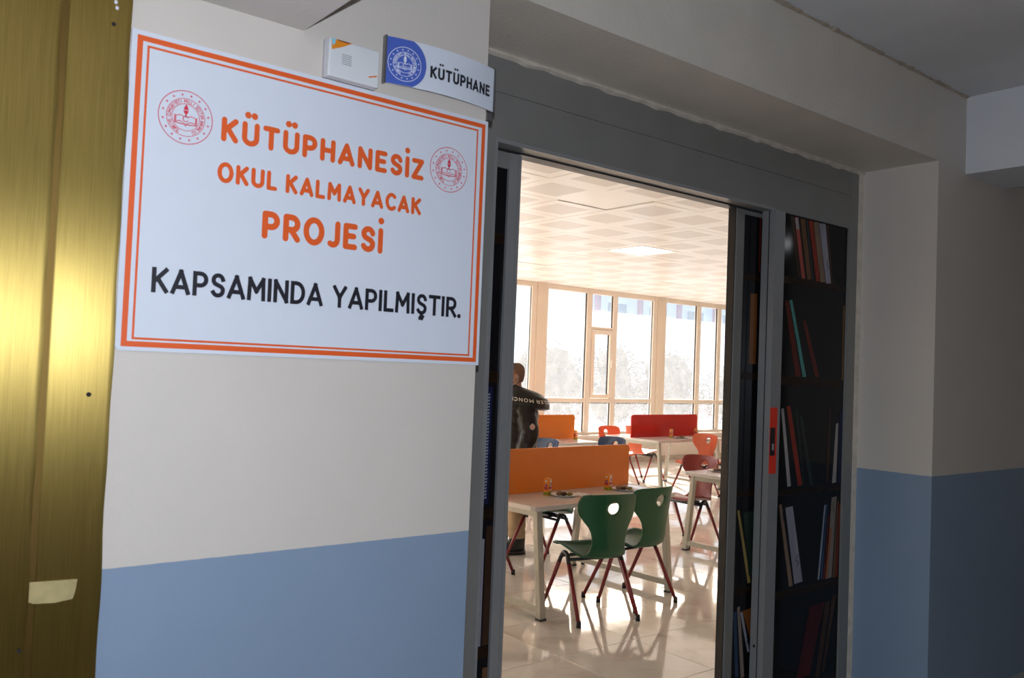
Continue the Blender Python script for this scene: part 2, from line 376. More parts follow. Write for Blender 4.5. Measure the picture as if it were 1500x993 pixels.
def emblem(mb, cx, cz, r, m, put, fine=1):
    def ring(ra, w, n=64):
        vs = []
        for j in range(n):
            a = 2 * PI * j / n
            vs += [put(cx + (ra + w / 2) * math.cos(a), cz + (ra + w / 2) * math.sin(a)), put(cx + (ra - w / 2) * math.cos(a), cz + (ra - w / 2) * math.sin(a))]
        mb.add(vs, [(2 * j, 2 * ((j + 1) % n), 2 * ((j + 1) % n) + 1, 2 * j + 1) for j in range(n)], m)
    ring(r * .985, r * .03); ring(r * .70, r * .022); ring(r * .50, r * .022)
    for k in range(16):
        a = 2 * PI * (k + .5) / 16 + PI / 2; sx, sz = cx + r * .84 * math.cos(a), cz + r * .84 * math.sin(a); q = r * .058
        star = []
        for j in range(10):
            rr = q if j % 2 == 0 else q * .42; b = PI / 2 + j * PI / 5; star.append((sx + rr * math.cos(b), sz + rr * math.sin(b)))
        for j in range(10): mb.add([put(sx, sz), put(*star[j]), put(*star[(j + 1) % 10])], [(0, 1, 2)], m)
    txt = 'TÜRKİYE CUMHURİYETİ MİLLİ EĞİTİM BAKANLIĞI'
    h = r * .115; n = len(txt); a0, a1 = math.radians(248), math.radians(-68)
    for i, ch in enumerate(txt):
        if ch == ' ': continue
        w, st, dots = G(ch); a = a0 + (a1 - a0) * (i + .5) / n
        rad = Vector((math.cos(a), math.sin(a))); tan = Vector((math.sin(a), -math.cos(a)))
        def f(x, z): p = Vector((cx, cz)) + rad * (r * .545 + z * h) + tan * (x - w / 2) * h; return (p.x, p.y)
        ink(mb, [[f(x, z) for x, z in s[::(2 if len(s) > 8 else 1)]] for s in st], [], r * .022, put, m, False, nseg=4)
    # open book, torch and flame
    def poly(p): mb.add([put(cx + r * x, cz + r * z) for x, z in p], [list(range(len(p)))], m)
    for s in (-1, 1):
        L = [(.06, .02), (.20, .07), (.36, .02), (.36, -.20), (.20, -.15), (.04, -.24)]
        ink(mb, [[(cx + s * r * x, cz + r * z) for x, z in L]], [], r * .028, put, m, True, nseg=6)
        ink(mb, [[(cx + s * r * .40, cz + r * .04), (cx + s * r * .40, cz - r * .24), (cx + s * r * .06, cz - r * .27)]], [], r * .035, put, m, True, nseg=6)
    poly([(-.045, -.25), (.045, -.25), (0, -.36)]); ring2 = arc(cx, cz - r * .06, r * .10, r * .10, 30, 330, 14)
    ink(mb, [ring2], [], r * .03, put, m, True, nseg=6)
    poly([(-.10, .26), (.10, .26), (.05, .13), (-.05, .13)]); poly([(-.09, .28), (-.075, .36), (0, .50), (.075, .36), (.09, .28)])
    ink(mb, [[(cx, cz + r * .13), (cx, cz + r * .03)]], [], r * .05, put, m, True, nseg=6)
# ------------------------------------------------------------------ white project board
SX0, SX1, SZ0, SZ1 = .490, 1.473, 1.609, 2.319
YB = 1.9945
t = thing('project_board', 'white board with orange border and orange and black lettering', 'sign', (SX0, YW, SZ0))
def sl_(o): o.data.transform(Matrix.Translation((-SX0, -YW, -SZ0))); return o
R_ = .012
poly = [(SX0 + R_ - R_ * math.cos(a), SZ0 + R_ - R_ * math.sin(a)) for a in [PI / 2 * i / 5 for i in range(6)]] + [(SX1, SZ0), (SX1, SZ1), (SX0, SZ1)]
sl_(MB().prism(poly, YB, YW - .001, white_board).obj('panel', t))
def put_board(x, z, l=0): return (x, YB - .0006 - l, z)
def border(x0, x1, z0, z1, w):
    mb = MB()
    for a in ((x0, x1, z0, z0 + w), (x0, x1, z1 - w, z1), (x0, x0 + w, z0 + w, z1 - w), (x1 - w, x1, z0 + w, z1 - w)):
        mb.add([put_board(a[0], a[2]), put_board(a[1], a[2]), put_board(a[1], a[3]), put_board(a[0], a[3])], [(0, 1, 2, 3)], orange_print)
    return mb
for q in ((.0118, .0098, .0122), (.0335, .0345, .0050)):
    sl_(border(SX0 + q[0], SX1 - q[1], SZ0 + q[0] * .75, SZ1 - q[0] * .9, q[2]).obj('border', t))
for txt, x0, x1, z0, cap, w, mt, rc, gp, dr in (('KÜTÜPHANESİZ', .697, 1.259, 2.109, .0580, .0130, orange_print, True, .14, .0080),
        ('OKUL KALMAYACAK', .693, 1.255, 2.0125, .0470, .0103, orange_print, True, .14, None),
        ('PROJESİ', .807, 1.141, 1.8935, .0680, .0150, orange_print, True, .13, .0090),
        ('KAPSAMINDA YAPILMIŞTIR.', .559, 1.402, 1.741, .0570, .0100, black_print, False, .10, .0062)):
    mb = MB(); st, dd = text_strokes(txt, x0, x1, z0, cap, w, gap=gp); ink(mb, st, dd, w, put_board, mt, rc, dr)
    o = sl_(mb.obj('lettering', t)); o['label'] = ('black' if mt == black_print else 'orange') + ' lettering reading ' + txt
for cx, cz, r in ((.6145, 2.146, .0615), (1.342, 2.1545, .0635)):
    mb = MB(); emblem(mb, cx, cz, r, red_print, put_board); o = sl_(mb.obj('emblem', t)); o['label'] = 'round red emblem with stars, book and torch'
# ------------------------------------------------------------------ curved door plate
PX0, PX1, PZ0, PZ1 = 1.121, 1.482, 2.349, 2.474
def py(x):
    u = (x - PX0) / (PX1 - PX0) * 2 - 1; return 1.987 - .026 * (1 - u * u)
t = thing('door_plate', 'curved white and blue name plate reading KÜTÜPHANE beside the door', 'sign', (PX0, YW, PZ0))
def pl_(o): o.data.transform(Matrix.Translation((-PX0, -YW, -PZ0))); return o
xs = [PX0 + (PX1 - PX0) * i / 32 for i in range(33)]
rings = [[(x, py(x), PZ0), (x, py(x), PZ1), (x, py(x) + .003, PZ1), (x, py(x) + .003, PZ0)] for x in xs]
pl_(MB().loft(rings, white_board, smooth=False).obj('face', t))
mb = MB()
for i in range(4, 29): pass
bk = [[(x, 1.9965, PZ0 + .012), (x, 1.9965, PZ1 - .012), (x, py(x) + .004, PZ1 - .010), (x, py(x) + .004, PZ0 + .010)] for x in xs]
pl_(MB().loft(bk, shell_back, smooth=False).obj('back_box', t))
for x in (PX0 - .004, PX1 - .001):
    pl_(boxobj('end_cap', (x, x + .005, 1.984, 1.9985, PZ0 - .002, PZ1 + .002), chrome, t))
pl_(boxobj('wall_bracket', (PX1 - .015, PX1 + .003, 1.992, 2.0, PZ0 - .026, PZ0 - .004), chrome, t))
def put_plate(x, z, o=.0008): return (x, py(min(max(x, PX0), PX1)) - o, z)
# blue field with a round right end
ZM = (PZ0 + PZ1) / 2; mb = MB(); N_ = 40; cxb = 1.166; rb = .0685
cols = []
for i in range(N_ + 1):
    x = PX0 + (cxb + rb - PX0) * i / N_
    hz = (PZ1 - PZ0) / 2 if x < cxb else min((PZ1 - PZ0) / 2, math.sqrt(max(rb * rb - (x - cxb) ** 2, 0)))
    cols.append([put_plate(x, ZM - hz, .0006), put_plate(x, ZM + hz, .0006)])
for i in range(N_): mb.add([cols[i][0], cols[i + 1][0], cols[i + 1][1], cols[i][1]], [(0, 1, 2, 3)], blue_print)
pl_(mb.obj('blue_field', t))
mb = MB(); emblem(mb, 1.172, 2.4065, .0465, white_print, lambda x, z, l=0: put_plate(x, z, .0014 + l)); pl_(mb.obj('emblem', t))
mb = MB(); st, dd = text_strokes('KÜTÜPHANE', 1.246, 1.462, 2.3865, .0325, .0068, gap=.15); ink(mb, st, dd, .0068, lambda x, z, l=0: put_plate(x, z, .0014 + l), black_print, False, .0034); pl_(mb.obj('lettering', t))
# ------------------------------------------------------------------ junction box
t = thing('junction_box', 'small white plastic wall box with a torn orange sticker corner', 'wall box', (.946, YW, 2.320))
def jb(o): o.data.transform(Matrix.Translation((-.946, -YW, -2.320))); return o
jb(bevel(boxobj('cover', (.949, 1.094, 1.970, 1.988, 2.322, 2.420), mat('box_white', (.66, .68, .70), .4, noise=.03, nscale=12)), .004)).parent = t
jb(boxobj('base', (.946, 1.0935, 1.988, 1.9995, 2.321, 2.419), mat('box_grey', (.52, .50, .52), .5), t))
mb = MB()
sy = 1.9692
mb.add([(.9535, sy, 2.4175), (1.012, sy, 2.4175), (.985, sy, 2.402), (.956, sy, 2.389)], [(0, 1, 2, 3)], mat('sticker_orange', (.75, .25, .01), .5))
mb.add([(.9535, sy - .0004, 2.4175), (.966, sy - .0004, 2.4175), (.964, sy - .0004, 2.405), (.957, sy - .0004, 2.400)], [(0, 1, 2, 3)], mat('sticker_blue', (.25, .55, .70), .5))
mb.add([(.968, sy - .0004, 2.4178), (1.010, sy - .0004, 2.4178), (.998, sy - .0004, 2.4145), (.975, sy - .0004, 2.4150)], [(0, 1, 2, 3)], mat('sticker_dark', (.16, .03, .02), .6))
jb(mb.obj('sticker', t))
mb = MB()
for i in range(6): mb.box(.985, 1.012, 1.9688, 1.9705, 2.383 - i * .0048, 2.3845 - i * .0048, mat('vent_grey', (.30, .31, .33), .6))
jb(mb.obj('vent_slots', t))
mb = MB().box(1.063, 1.087, 1.9686, 1.9705, 2.346, 2.3495, mat('mark_orange', (.70, .18, .03), .5), Matrix.Translation((1.075, 0, 2.348)) @ Matrix.Rotation(-.30, 4, 'Y') @ Matrix.Translation((-1.075, 0, -2.348)))
jb(mb.obj('orange_mark', t))
# ------------------------------------------------------------------ sliding door
t = thing('door_1', 'grey aluminium frame of the sliding door with fixed bookcase panel', 'door frame', (XE, YF, 0), kind='structure')
def dl(o): o.data.transform(Matrix.Translation((-XE, -YF, 0))); return o
ZH = 2.408
dl(boxobj('header', (XE, 4.150, YF, 2.475, ZH, 2.580), alu, t)); dl(boxobj('header', (XE, 4.150, YF + .0015, 2.475, 2.5825, ZS), alu, t))
dl(boxobj('header_lip', (1.807, 3.487, YF - .002, YF + .004, ZH - .004, ZH + .010), alu_l, t))
dl(boxobj('track', (1.82, 3.9, 2.474, 2.535, ZH - .006, ZH + .08), mat('track_dark', (.04, .04, .045), .4, .5), t))
dl(boxobj('jamb', (XE, 1.805, YF, 2.475, 0, ZH), alu, t)); dl(boxobj('jamb_ridge', (1.805, 1.817, YF - .004, 2.475, 0, ZH + .004), alu_l, t))
dl(boxobj('jamb', (4.150, 4.228, YF - .001, 2.475, 0, ZS), alu, t))
po = dl(boxobj('post', (3.487, 3.568, YF - .003, 2.470, 0, ZH), alu_l, t))
dl(boxobj('post_groove', (3.4862, 3.488, 2.428, 2.433, 0, ZH), rubber, t))
dl(boxobj('red_label', (3.489, 3.545, YF - .0045, YF - .002, 1.158, 1.470), mat('red_sticker', (.80, .035, .012), .5), t))
hd = dl(boxobj('handle', (3.491, 3.520, YF - .012, YF - .004, 1.245, 1.375), rubber, t)); 
k = dl(boxobj('lock_button', (3.497, 3.506, YF - .017, YF - .012, 1.27, 1.30), alu_l, hd)); k.location = (0, 0, 0)
c = [(2.448 + .007 * math.cos(2 * PI * j / 14), .345 + .007 * math.sin(2 * PI * j / 14)) for j in range(14)]
mb = MB(); mb.add([(3.4865, y, z) for y, z in c] + [(3.49, y, z) for y, z in c], [list(range(14))] + [(i, (i + 1) % 14, (i + 1) % 14 + 14, i + 14) for i in range(14)], dark_hole); dl(mb.obj('screw_hole', t))
fp = dl(boxobj('bookcase_panel', (3.568, 4.150, 2.412, 2.430, .02, ZH), film, t)); fp['label'] = 'glossy dark panel printed with a bookcase'
dl(boxobj('bottom_rail', (3.568, 4.150, 2.402, 2.44, 0, .02), alu, t))
wood = mat('printed_wood', (.017, .0085, .0045), .30, spec=.12, noise=.6, nscale=9, stretch=(2, 1, 20))
BC = {'brown': (.045, .022, .013), 'pink': (.36, .075, .06), 'tan': (.13, .062, .028), 'grey': (.03, .03, .034), 'red': (.24, .028, .014), 'beige': (.20, .13, .09), 'lav': (.26, .25, .30), 'red2': (.10, .016, .010), 'teal': (.08, .26, .23), 'gold': (.14, .075, .02), 'white': (.32, .29, .28), 'green': (.012, .022, .016), 'dgreen': (.016, .026, .020), 'navy': (.012, .014, .05), 'ltblue': (.24, .27, .33), 'blue': (.03, .055, .11), 'orange': (.30, .085, .03), 'greytan': (.20, .16, .135), 'dred': (.05, .006, .006), 'orangeb': (.17, .06, .015), 'yellow': (.26, .19, .06)}
def bmat(c): return mat('print_' + c, BC[c], .25, spec=.15, noise=.18, nscale=25, stretch=(1, 1, .15))
FIX = [('brown',3.633,3.658,2.404,3.707,3.728,2.113),('pink',3.665,3.696,2.404,3.741,3.771,2.105),('tan',3.712,3.754,2.404,3.791,3.826,2.105),('grey',3.763,3.778,2.404,3.833,3.846,2.104),('red',3.787,3.824,2.404,3.868,3.904,2.103),('beige',3.831,3.876,2.404,3.908,3.951,2.104),('lav',3.880,3.939,2.404,3.958,4.004,2.102),('brown',3.946,3.966,2.404,4.009,4.023,2.100),('red2',3.602,3.637,1.988,3.709,3.756,1.620),('teal',3.641,3.664,1.994,3.773,3.803,1.619),('red2',3.759,3.785,1.902,3.882,3.920,1.622),('gold',4.124,4.143,2.005,4.126,4.145,1.612),('white',3.598,3.619,1.467,3.668,3.697,1.086),('red',3.641,3.672,1.479,3.756,3.795,1.085),('green',3.710,3.734,1.462,3.799,3.812,1.089),('dgreen',3.752,3.774,1.435,3.860,3.890,1.086),('brown',4.019,4.035,1.468,4.007,4.025,1.091),('white',4.085,4.108,1.392,4.062,4.100,1.083),('navy',4.118,4.146,1.462,4.116,4.144,1.080),('beige',3.602,3.623,1.007,3.704,3.736,.601),('lav',3.656,3.717,.990,3.749,3.820,.610),('ltblue',3.996,4.010,.979,3.951,3.969,.604),('blue',4.012,4.028,.982,3.976,3.996,.604),('red2',4.033,4.047,.928,3.999,4.017,.602),('orange',4.050,4.069,.857,4.021,4.040,.601),('greytan',4.063,4.110,1.015,4.030,4.082,.600),('tan',4.114,4.132,.990,4.089,4.114,.597),('red',4.135,4.147,.977,4.118,4.134,.597),('dred',3.890,4.021,.489,3.785,3.902,.140),('brown',4.029,4.075,.488,3.950,3.991,.119),('brown',4.092,4.132,.511,4.012,4.035,.134)]
LEAF = [('orangeb',3.432,3.486,2.012,3.433,3.487,1.670),('yellow',3.378,3.394,.984,3.476,3.499,.630),('dgreen',3.424,3.510,.972,3.482,3.560,.668),('blue',3.371,3.396,.512,3.400,3.424,.201),('greytan',3.399,3.421,.532,3.444,3.470,.192),('lav',3.425,3.442,.503,3.490,3.505,.304),('orangeb',3.441,3.513,.511,3.506,3.526,.371),('red2',3.486,3.499,2.39,3.490,3.503,2.113)]
def printed(lst, y, parent, org):
    for i, (c, a, b, zt, d, e, zb) in enumerate(lst):
        yy = y - .0006 - .0001 * (i % 5)
        o = MB().add([(d, yy, zb), (e, yy, zb + .004), (b, yy, zt), (a, yy, zt - .004)], [(0, 1, 2, 3)], bmat(c)).obj('printed_book', parent)
        o.data.transform(Matrix.Translation((-org[0], -org[1], 0)))
        if c in ('pink', 'beige', 'lav', 'greytan'):       # pale labels and script on the spines
            q = MB(); f = .80 if c != 'lav' else .22
            px = d + (a - d) * f; pw = (e - d) + ((b - a) - (e - d)) * f; pz = zb + (zt - zb) * f
            if c == 'pink': q.add([(px + .002, yy - .0004, pz), (px + pw - .002, yy - .0004, pz), (b - .002, yy - .0004, zt - .004), (a + .002, yy - .0004, zt - .008)], [(0, 1, 2, 3)], bmat('white'))
            else:
                s = [(px + pw * .5, pz), (px + pw * .75, pz + .02), (px + pw * .35, pz + .03), (px + pw * .6, pz + .055)]
                ink(q, [s], [], .005, lambda x, z, l=0: (x, yy - .0004 - l, z), black_print, True, nseg=6)
            q.obj('spine_mark', o).data.transform(Matrix.Translation((-org[0], -org[1], 0)))
printed(FIX, 2.412, fp, (XE, YF))
for z, h in ((2.088, .034), (1.597, .040), (1.060, .030), (.572, .036), (.09, .03)):
    o = MB().add([(3.570, 2.4115, z - h / 2), (4.148, 2.4115, z - h / 2), (4.148, 2.4115, z + h / 2), (3.570, 2.4115, z + h / 2)], [(0, 1, 2, 3)], wood).obj('printed_shelf', fp); dl(o)
# sliding leaves
def leaf(name, x0, x1, label):
    t = thing(name, label, 'sliding door', (x0, 2.48, 0), kind='structure')
    def ll(o): o.data.transform(Matrix.Translation((-x0, -2.48, 0))); return o
    return t, ll
t, ll = leaf('door_2', .9, 1.993, 'left sliding leaf with narrow dark printed strip and grey stile')
ll(boxobj('stile', (1.936, 1.993, 2.478, 2.520, .01, 2.40), alu_l, t)); ll(boxobj('stile_groove', (1.976, 1.979, 2.4775, 2.4785, .01, 2.40), alu, t))
ll(boxobj('stile', (.90, .95, 2.478, 2.52, .01, 2.40), alu_l, t)); ll(boxobj('rail', (.95, 1.936, 2.48, 2.52, .01, .07), alu, t)); ll(boxobj('rail', (.95, 1.936, 2.48, 2.52, 2.34, 2.40), alu, t))
fp2 = ll(boxobj('bookcase_film', (.95, 1.936, 2.49, 2.505, .07, 2.34), film, t))
for z in (2.08, 1.572, 1.075, .575):
    ll(MB().add([(.95, 2.4895, z - .02), (1.936, 2.4895, z - .02), (1.936, 2.4895, z + .02), (.95, 2.4895, z + .02)], [(0, 1, 2, 3)], wood).obj('printed_shelf', fp2))
for x0, x1, z0, z1, c in ((1.850, 1.908, 1.110, 1.535, 'navy'), (1.858, 1.898, .60, .985, 'lav'), (1.905, 1.934, .60, 1.03, 'brown'), (1.912, 1.935, .10, .52, 'tan'), (1.83, 1.86, 1.63, 2.02, 'green')):
    o = ll(MB().add([(x0, 2.4888, z0), (x1, 2.4888, z0), (x1, 2.4888, z1), (x0, 2.4888, z1)], [(0, 1, 2, 3)], bmat(c)).obj('printed_book', fp2))
    if c in ('navy', 'lav'):
        mb = MB(); n = 34 if c == 'navy' else 9; rnd = random.Random(3)
        for i in range(n):
            z = z0 + .02 + (z1 - z0 - .04) * i / n; mb.add([(x1 - .022, 2.4882, z), (x1 - .010 - rnd.random() * .004, 2.4882, z), (x1 - .010, 2.4882, z + (z1 - z0) * .6 / n), (x1 - .022, 2.4882, z + (z1 - z0) * .45 / n)], [(0, 1, 2, 3)], bmat('ltblue') if c == 'navy' else black_print)
        ll(mb.obj('spine_lettering', o))
t, ll = leaf('door_3', 3.296, 4.14, 'right sliding leaf with black rubber edge behind the grey post')
ll(boxobj('rubber_seal', (3.292, 3.300, 2.481, 2.521, .01, 2.40), rubber, t)); ll(boxobj('stile', (3.300, 3.362, 2.480, 2.520, .01, 2.40), alu, t)); ll(boxobj('stile_edge', (3.2975, 3.306, 2.4775, 2.482, .01, 2.40), alu_l, t))
ll(boxobj('rail', (3.362, 4.10, 2.482, 2.52, .01, .07), alu, t)); ll(boxobj('rail', (3.362, 4.10, 2.482, 2.52, 2.38, 2.40), alu, t))
fp3 = ll(boxobj('bookcase_film', (3.362, 4.10, 2.486, 2.505, .07, 2.38), film, t))
printed([(c, a, b, zt, d, e, zb) for c, a, b, zt, d, e, zb in LEAF], 2.486, fp3, (3.296, 2.48))
for z in (2.085, 1.615, 1.06, .600):
    ll(MB().add([(3.362, 2.4857, z - .017), (3.62, 2.4857, z - .017), (3.62, 2.4857, z + .017), (3.362, 2.4857, z + .017)], [(0, 1, 2, 3)], wood).obj('printed_shelf', fp3))
ll(MB().add([(3.366, 2.4853, .07), (3.374, 2.4853, .07), (3.374, 2.4853, 2.38), (3.366, 2.4853, 2.38)], [(0, 1, 2, 3)], wood).obj('printed_upright', fp3))
# ------------------------------------------------------------------ library shell
RX0, RX1, RY0, RY1, RZ = .5, 16.2, 2.70, 10.94, 3.0896
fl0 = struct(boxobj('floor', (RX0, RX1, 2.42, RY1 + .3, -.2, -.004), tile_seam), 'polished beige marble tile floor of the library', 'floor')
GX, GY = 3.9032, 3.597
tm = MB(); a = .2985
tm.add([(-a, -a, -.003), (a, -a, -.003), (a, a, -.003), (-a, a, -.003), (-a + .0015, -a + .0015, 0), (a - .0015, -a + .0015, 0), (a - .0015, a - .0015, 0), (-a + .0015, a - .0015, 0)], [(4, 5, 6, 7), (0, 1, 5, 4), (1, 2, 6, 5), (2, 3, 7, 6), (3, 0, 4, 7)], marble)
tme = tm.mesh('floor_tile'); rest = MB()
for i in range(-6, 21):
    for j in range(-2, 13):
        x, y = GX + .6 * (i + .5), GY + .6 * (j + .5)
        if x > RX1 - .3 or x < RX0 + .3: continue
        az = math.atan2(x, y); inview = math.atan2(1.9, 2.5) - .18 < az < math.atan2(3.4, 2.5) + .10
        if inview: o = link('floor_tile', tme, fl0); o.location = (x, y, 0)
        else: rest.add([(x + sx * a, y + sy_ * a, 0) for sx, sy_ in ((-1, -1), (1, -1), (1, 1), (-1, 1))], [(0, 1, 2, 3)], marble)
o = rest.obj('tile_field', fl0); o['kind'] = 'stuff'
# dividing wall to the corridor (library side), side walls
mb = MB().box(RX0 - .2, XE, 2.70, 2.72, 0, RZ + .2, warm_wall).box(XR, RX1, 2.70, 2.72, 0, RZ + .2, warm_wall).box(XE, XR, 2.70, 2.72, ZS, RZ + .2, warm_wall)
struct(mb.obj('wall_near'), 'library side of the wall around the door', 'wall')
struct(boxobj('wall_west', (RX0 - .2, RX0, 2.72, RY1, 0, RZ + .2), warm_wall), 'plain left side wall of the library', 'wall')
struct(boxobj('wall_east', (RX1, RX1 + .2, 2.72, RY1, 0, RZ + .2), warm_wall), 'plain right side wall of the library', 'wall')
SILL = .48
mb = MB().box(RX0, RX1, RY1, RY1 + .22, 0, SILL, warm_wall); wf = struct(mb.obj('wall_far'), 'low peach parapet wall under the library windows', 'wall')
skm = mat('skirting_marble', (.52, .44, .37), .2, noise=.15, nscale=14)
struct(boxobj('baseboard_far', (RX0, RX1, RY1 - .015, RY1, 0, .085), skm), 'marble skirting along the window wall', 'skirting')
struct(boxobj('trim_5', (RX0, RX1, RY1 - .10, RY1 + .22, SILL, SILL + .03), mat('sill_marble', (.78, .72, .66), .2, noise=.06, nscale=10)), 'pale marble window sill', 'window sill')
# ------------------------------------------------------------------ windows
P0 = 12.18 - 9.52 + .34       # repeat of a bay
gy = RY1 + .075
def fbar(x0, x1, z0, z1, par, name='frame_bar', d=.035, m=frame_m): 
    o = boxobj(name, (x0, x1, gy - d, gy + d, z0, z1), m, par); bevel(o, .006, 2); return o
def pane(x0, x1, z0, z1, par):
    o = MB().add([(x0, gy, z0), (x1, gy, z0), (x1, gy, z1), (x0, gy, z1)], [(0, 1, 2, 3)], pane_m).obj('pane', par)
    boxobj('gasket', (x0, x0 + .008, gy - .012, gy + .012, z0, z1), cap_m, o); boxobj('gasket', (x1 - .012, x1, gy - .012, gy + .012, z0, z1), cap_m, o)
    return o
ZT = 3.0
for k in range(-2, 3):
    dx = P0 * k
    w = tag(link('window_%d' % (k + 3), None), ['cream window bay', 'cream window bay', 'cream window bay with the narrow opening sash in the middle', 'cream window bay at the right beside the black door edge', 'cream window bay'][k + 2], 'window', kind='structure')
    if k in (-2, -1, 2): w['group'] = 'window bays out of view'
    X = [9.52, 10.45, 10.57, 11.10, 11.21, 12.18]
    X = [x + dx for x in X]
    if X[-1] > RX1: X = X[:3] + [RX1 - .03] 
    fbar(X[0] - .03, X[-1] + .03, ZT, RZ + .01, w); fbar(X[0] - .03, X[-1] + .03, SILL + .03, SILL + .08, w); fbar(X[0] - .03, X[-1] + .03, 1.075, 1.150, w)
    fbar(X[0] - .06, X[0] + .01, SILL + .03, RZ, w, 'frame_bar', .04); fbar(X[-1] - .01, X[-1] + .10, SILL + .03, RZ, w, 'frame_bar', .04)
    fbar(X[1], X[2], SILL + .08, ZT, w, 'mullion', .038)
    if len(X) > 4: fbar(X[3], X[4], SILL + .08, ZT, w, 'mullion', .038)
    spans = [(X[0], X[1]), (X[2], X[3])] + ([(X[4], X[5])] if len(X) > 4 else [])
    for i, (a0, a1) in enumerate(spans):
        pane(a0, a1, SILL + .08, 1.075, w)
        if i == 1 and k <= 0:
            fbar(a0, a1, 2.375, 2.42, w, 'transom', .036); pane(a0, a1, 2.42, ZT, w)
            s = MB().box(a0 + .005, a0 + .075, gy - .055, gy + .02, 1.155, 2.37, frame_m).box(a1 - .075, a1 - .005, gy - .055, gy + .02, 1.155, 2.37, frame_m).box(a0 + .075, a1 - .075, gy - .055, gy + .02, 1.155, 1.225, frame_m).box(a0 + .075, a1 - .075, gy - .055, gy + .02, 2.29, 2.37, frame_m).obj('sash', w)
            bevel(s, .005); pane(a0 + .075, a1 - .075, 1.225, 2.29, s)
            boxobj('sash_handle', (a1 - .05, a1 - .03, gy - .075, gy - .055, 1.70, 1.84), mat('handle_white', (.8, .78, .74), .3), s)
        else: pane(a0, a1, 1.150, ZT, w)
    pp = struct(boxobj('trim_%d' % (k + 8), (X[0] - .24, X[0] - .05, gy - .075, gy + .10, SILL + .03, RZ), mat('post_cover', (.68, .57, .46), .4, noise=.03, nscale=4)), 'peach post cover between window bays', 'window post')
    pp['group'] = 'posts between window bays'
struct(boxobj('trim_14', (RX0 - .4, RX1 + .4, RY1 + .2, RY1 + .78, 3.16, 3.32), white_paint), 'roof eave outside above the library windows', 'roof eave')
# ------------------------------------------------------------------ suspended ceiling
cg = struct(boxobj('ceiling', (RX0, RX1, 2.72, RY1 + .2, RZ + .012, RZ + .10), mat('ceiling_void', (.10, .075, .055), .8)), 'suspended ceiling of glossy perforated metal tiles', 'ceiling')
def ctile_mesh(inner, name):
    mb = MB(); a = .2960; b = .195
    mb.add([(-a, -a, 0), (a, -a, 0), (a, a, 0), (-a, a, 0), (-a, -a, .012), (a, -a, .012), (a, a, .012), (-a, a, .012)], [(0, 4, 5, 1), (1, 5, 6, 2), (2, 6, 7, 3), (3, 7, 4, 0)], ctile)
    if inner:
        o = len(mb.v); mb.v += [(-a, -a, 0), (a, -a, 0), (a, a, 0), (-a, a, 0), (-b, -b, 0), (b, -b, 0), (b, b, 0), (-b, b, 0)]
        for f in ((0, 4, 5, 1)[::-1], (1, 5, 6, 2)[::-1], (2, 6, 7, 3)[::-1], (3, 7, 4, 0)[::-1]): mb.f.append([o + i for i in f][::-1]); mb.mi.append(0); mb.sm.append(False)
        mb.f.append([o + 7, o + 6, o + 5, o + 4]); mb.mi.append(mb.mid(ctile_p)); mb.sm.append(False)
    else: mb.add([(-a, -a, 0), (-a, a, 0), (a, a, 0), (a, -a, 0)], [(0, 1, 2, 3)], ctile)
    return mb.mesh(name)
cm = ctile_mesh(True, 'ceiling_tile'); ch_ = ctile_mesh(False, 'access_hatch'); restc = []
HX, HY = 4.3033, 4.9869
for i in range(-6, 20):
    for j in range(-4, 10):
        x, y = HX + .6 * (i + .5), HY + .6 * (j + .5)
        if x < RX0 + .25 or x > RX1 - .25 or y > RY1 + .1 or y < 2.95: continue
        if (i, j) == (5, 3): continue
        az = math.atan2(x, y); inview = math.atan2(1.9, 2.5) - .12 < az < math.atan2(3.4, 2.5) + .12 and y > 3.6
        if (i, j) in ((1, 0), (5, 6), (10, 6)):
            o = link('access_hatch', ch_, cg); o.location = (x, y, RZ + (.006 if i == 1 else .004)); o.scale = (.975, .975, 1)
        elif inview:
            o = link('ceiling_tile', cm, cg); o.location = (x, y, RZ + random.uniform(-.0012, .0012)); o.rotation_euler = (random.uniform(-.0025, .0025), random.uniform(-.0025, .0025), 0)
        else: restc.append((x, y))
mb = MB()
for x, y in restc:
    for q, m_ , z in ((.2975, ctile, RZ), (.195, ctile_p, RZ - .0005)): mb.add([(x - q, y - q, z), (x - q, y + q, z), (x + q, y + q, z), (x + q, y - q, z)], [(0, 1, 2, 3)], m_)
o = mb.obj('tile_field', cg); o['kind'] = 'stuff'
x, y = HX + .6 * 5.5, HY + .6 * 3.5
t = thing('ceiling_light', 'square white panel light glowing in the tiled library ceiling', 'ceiling light', (x, y, RZ))
MB().box(-.297, .297, -.297, .297, -.002, .011, ctile).obj('frame', t)
MB().box(-.262, .262, -.262, .262, -.004, -.002, emit('led_panel', (1, .97, .93), 7)).obj('diffuser', t)
t = thing('corridor_light', 'round white lamp on the corridor ceiling beyond the beam', 'ceiling light', (8.05, -.55, ZC))
MB().ell((0, 0, -.02), (.15, .15, .055), emit('lamp_globe', (.95, .97, 1), 9)).obj('globe', t); MB().tube([(0, 0, -.012), (0, 0, 0)], .17, white_paint, 24).obj('base', t)
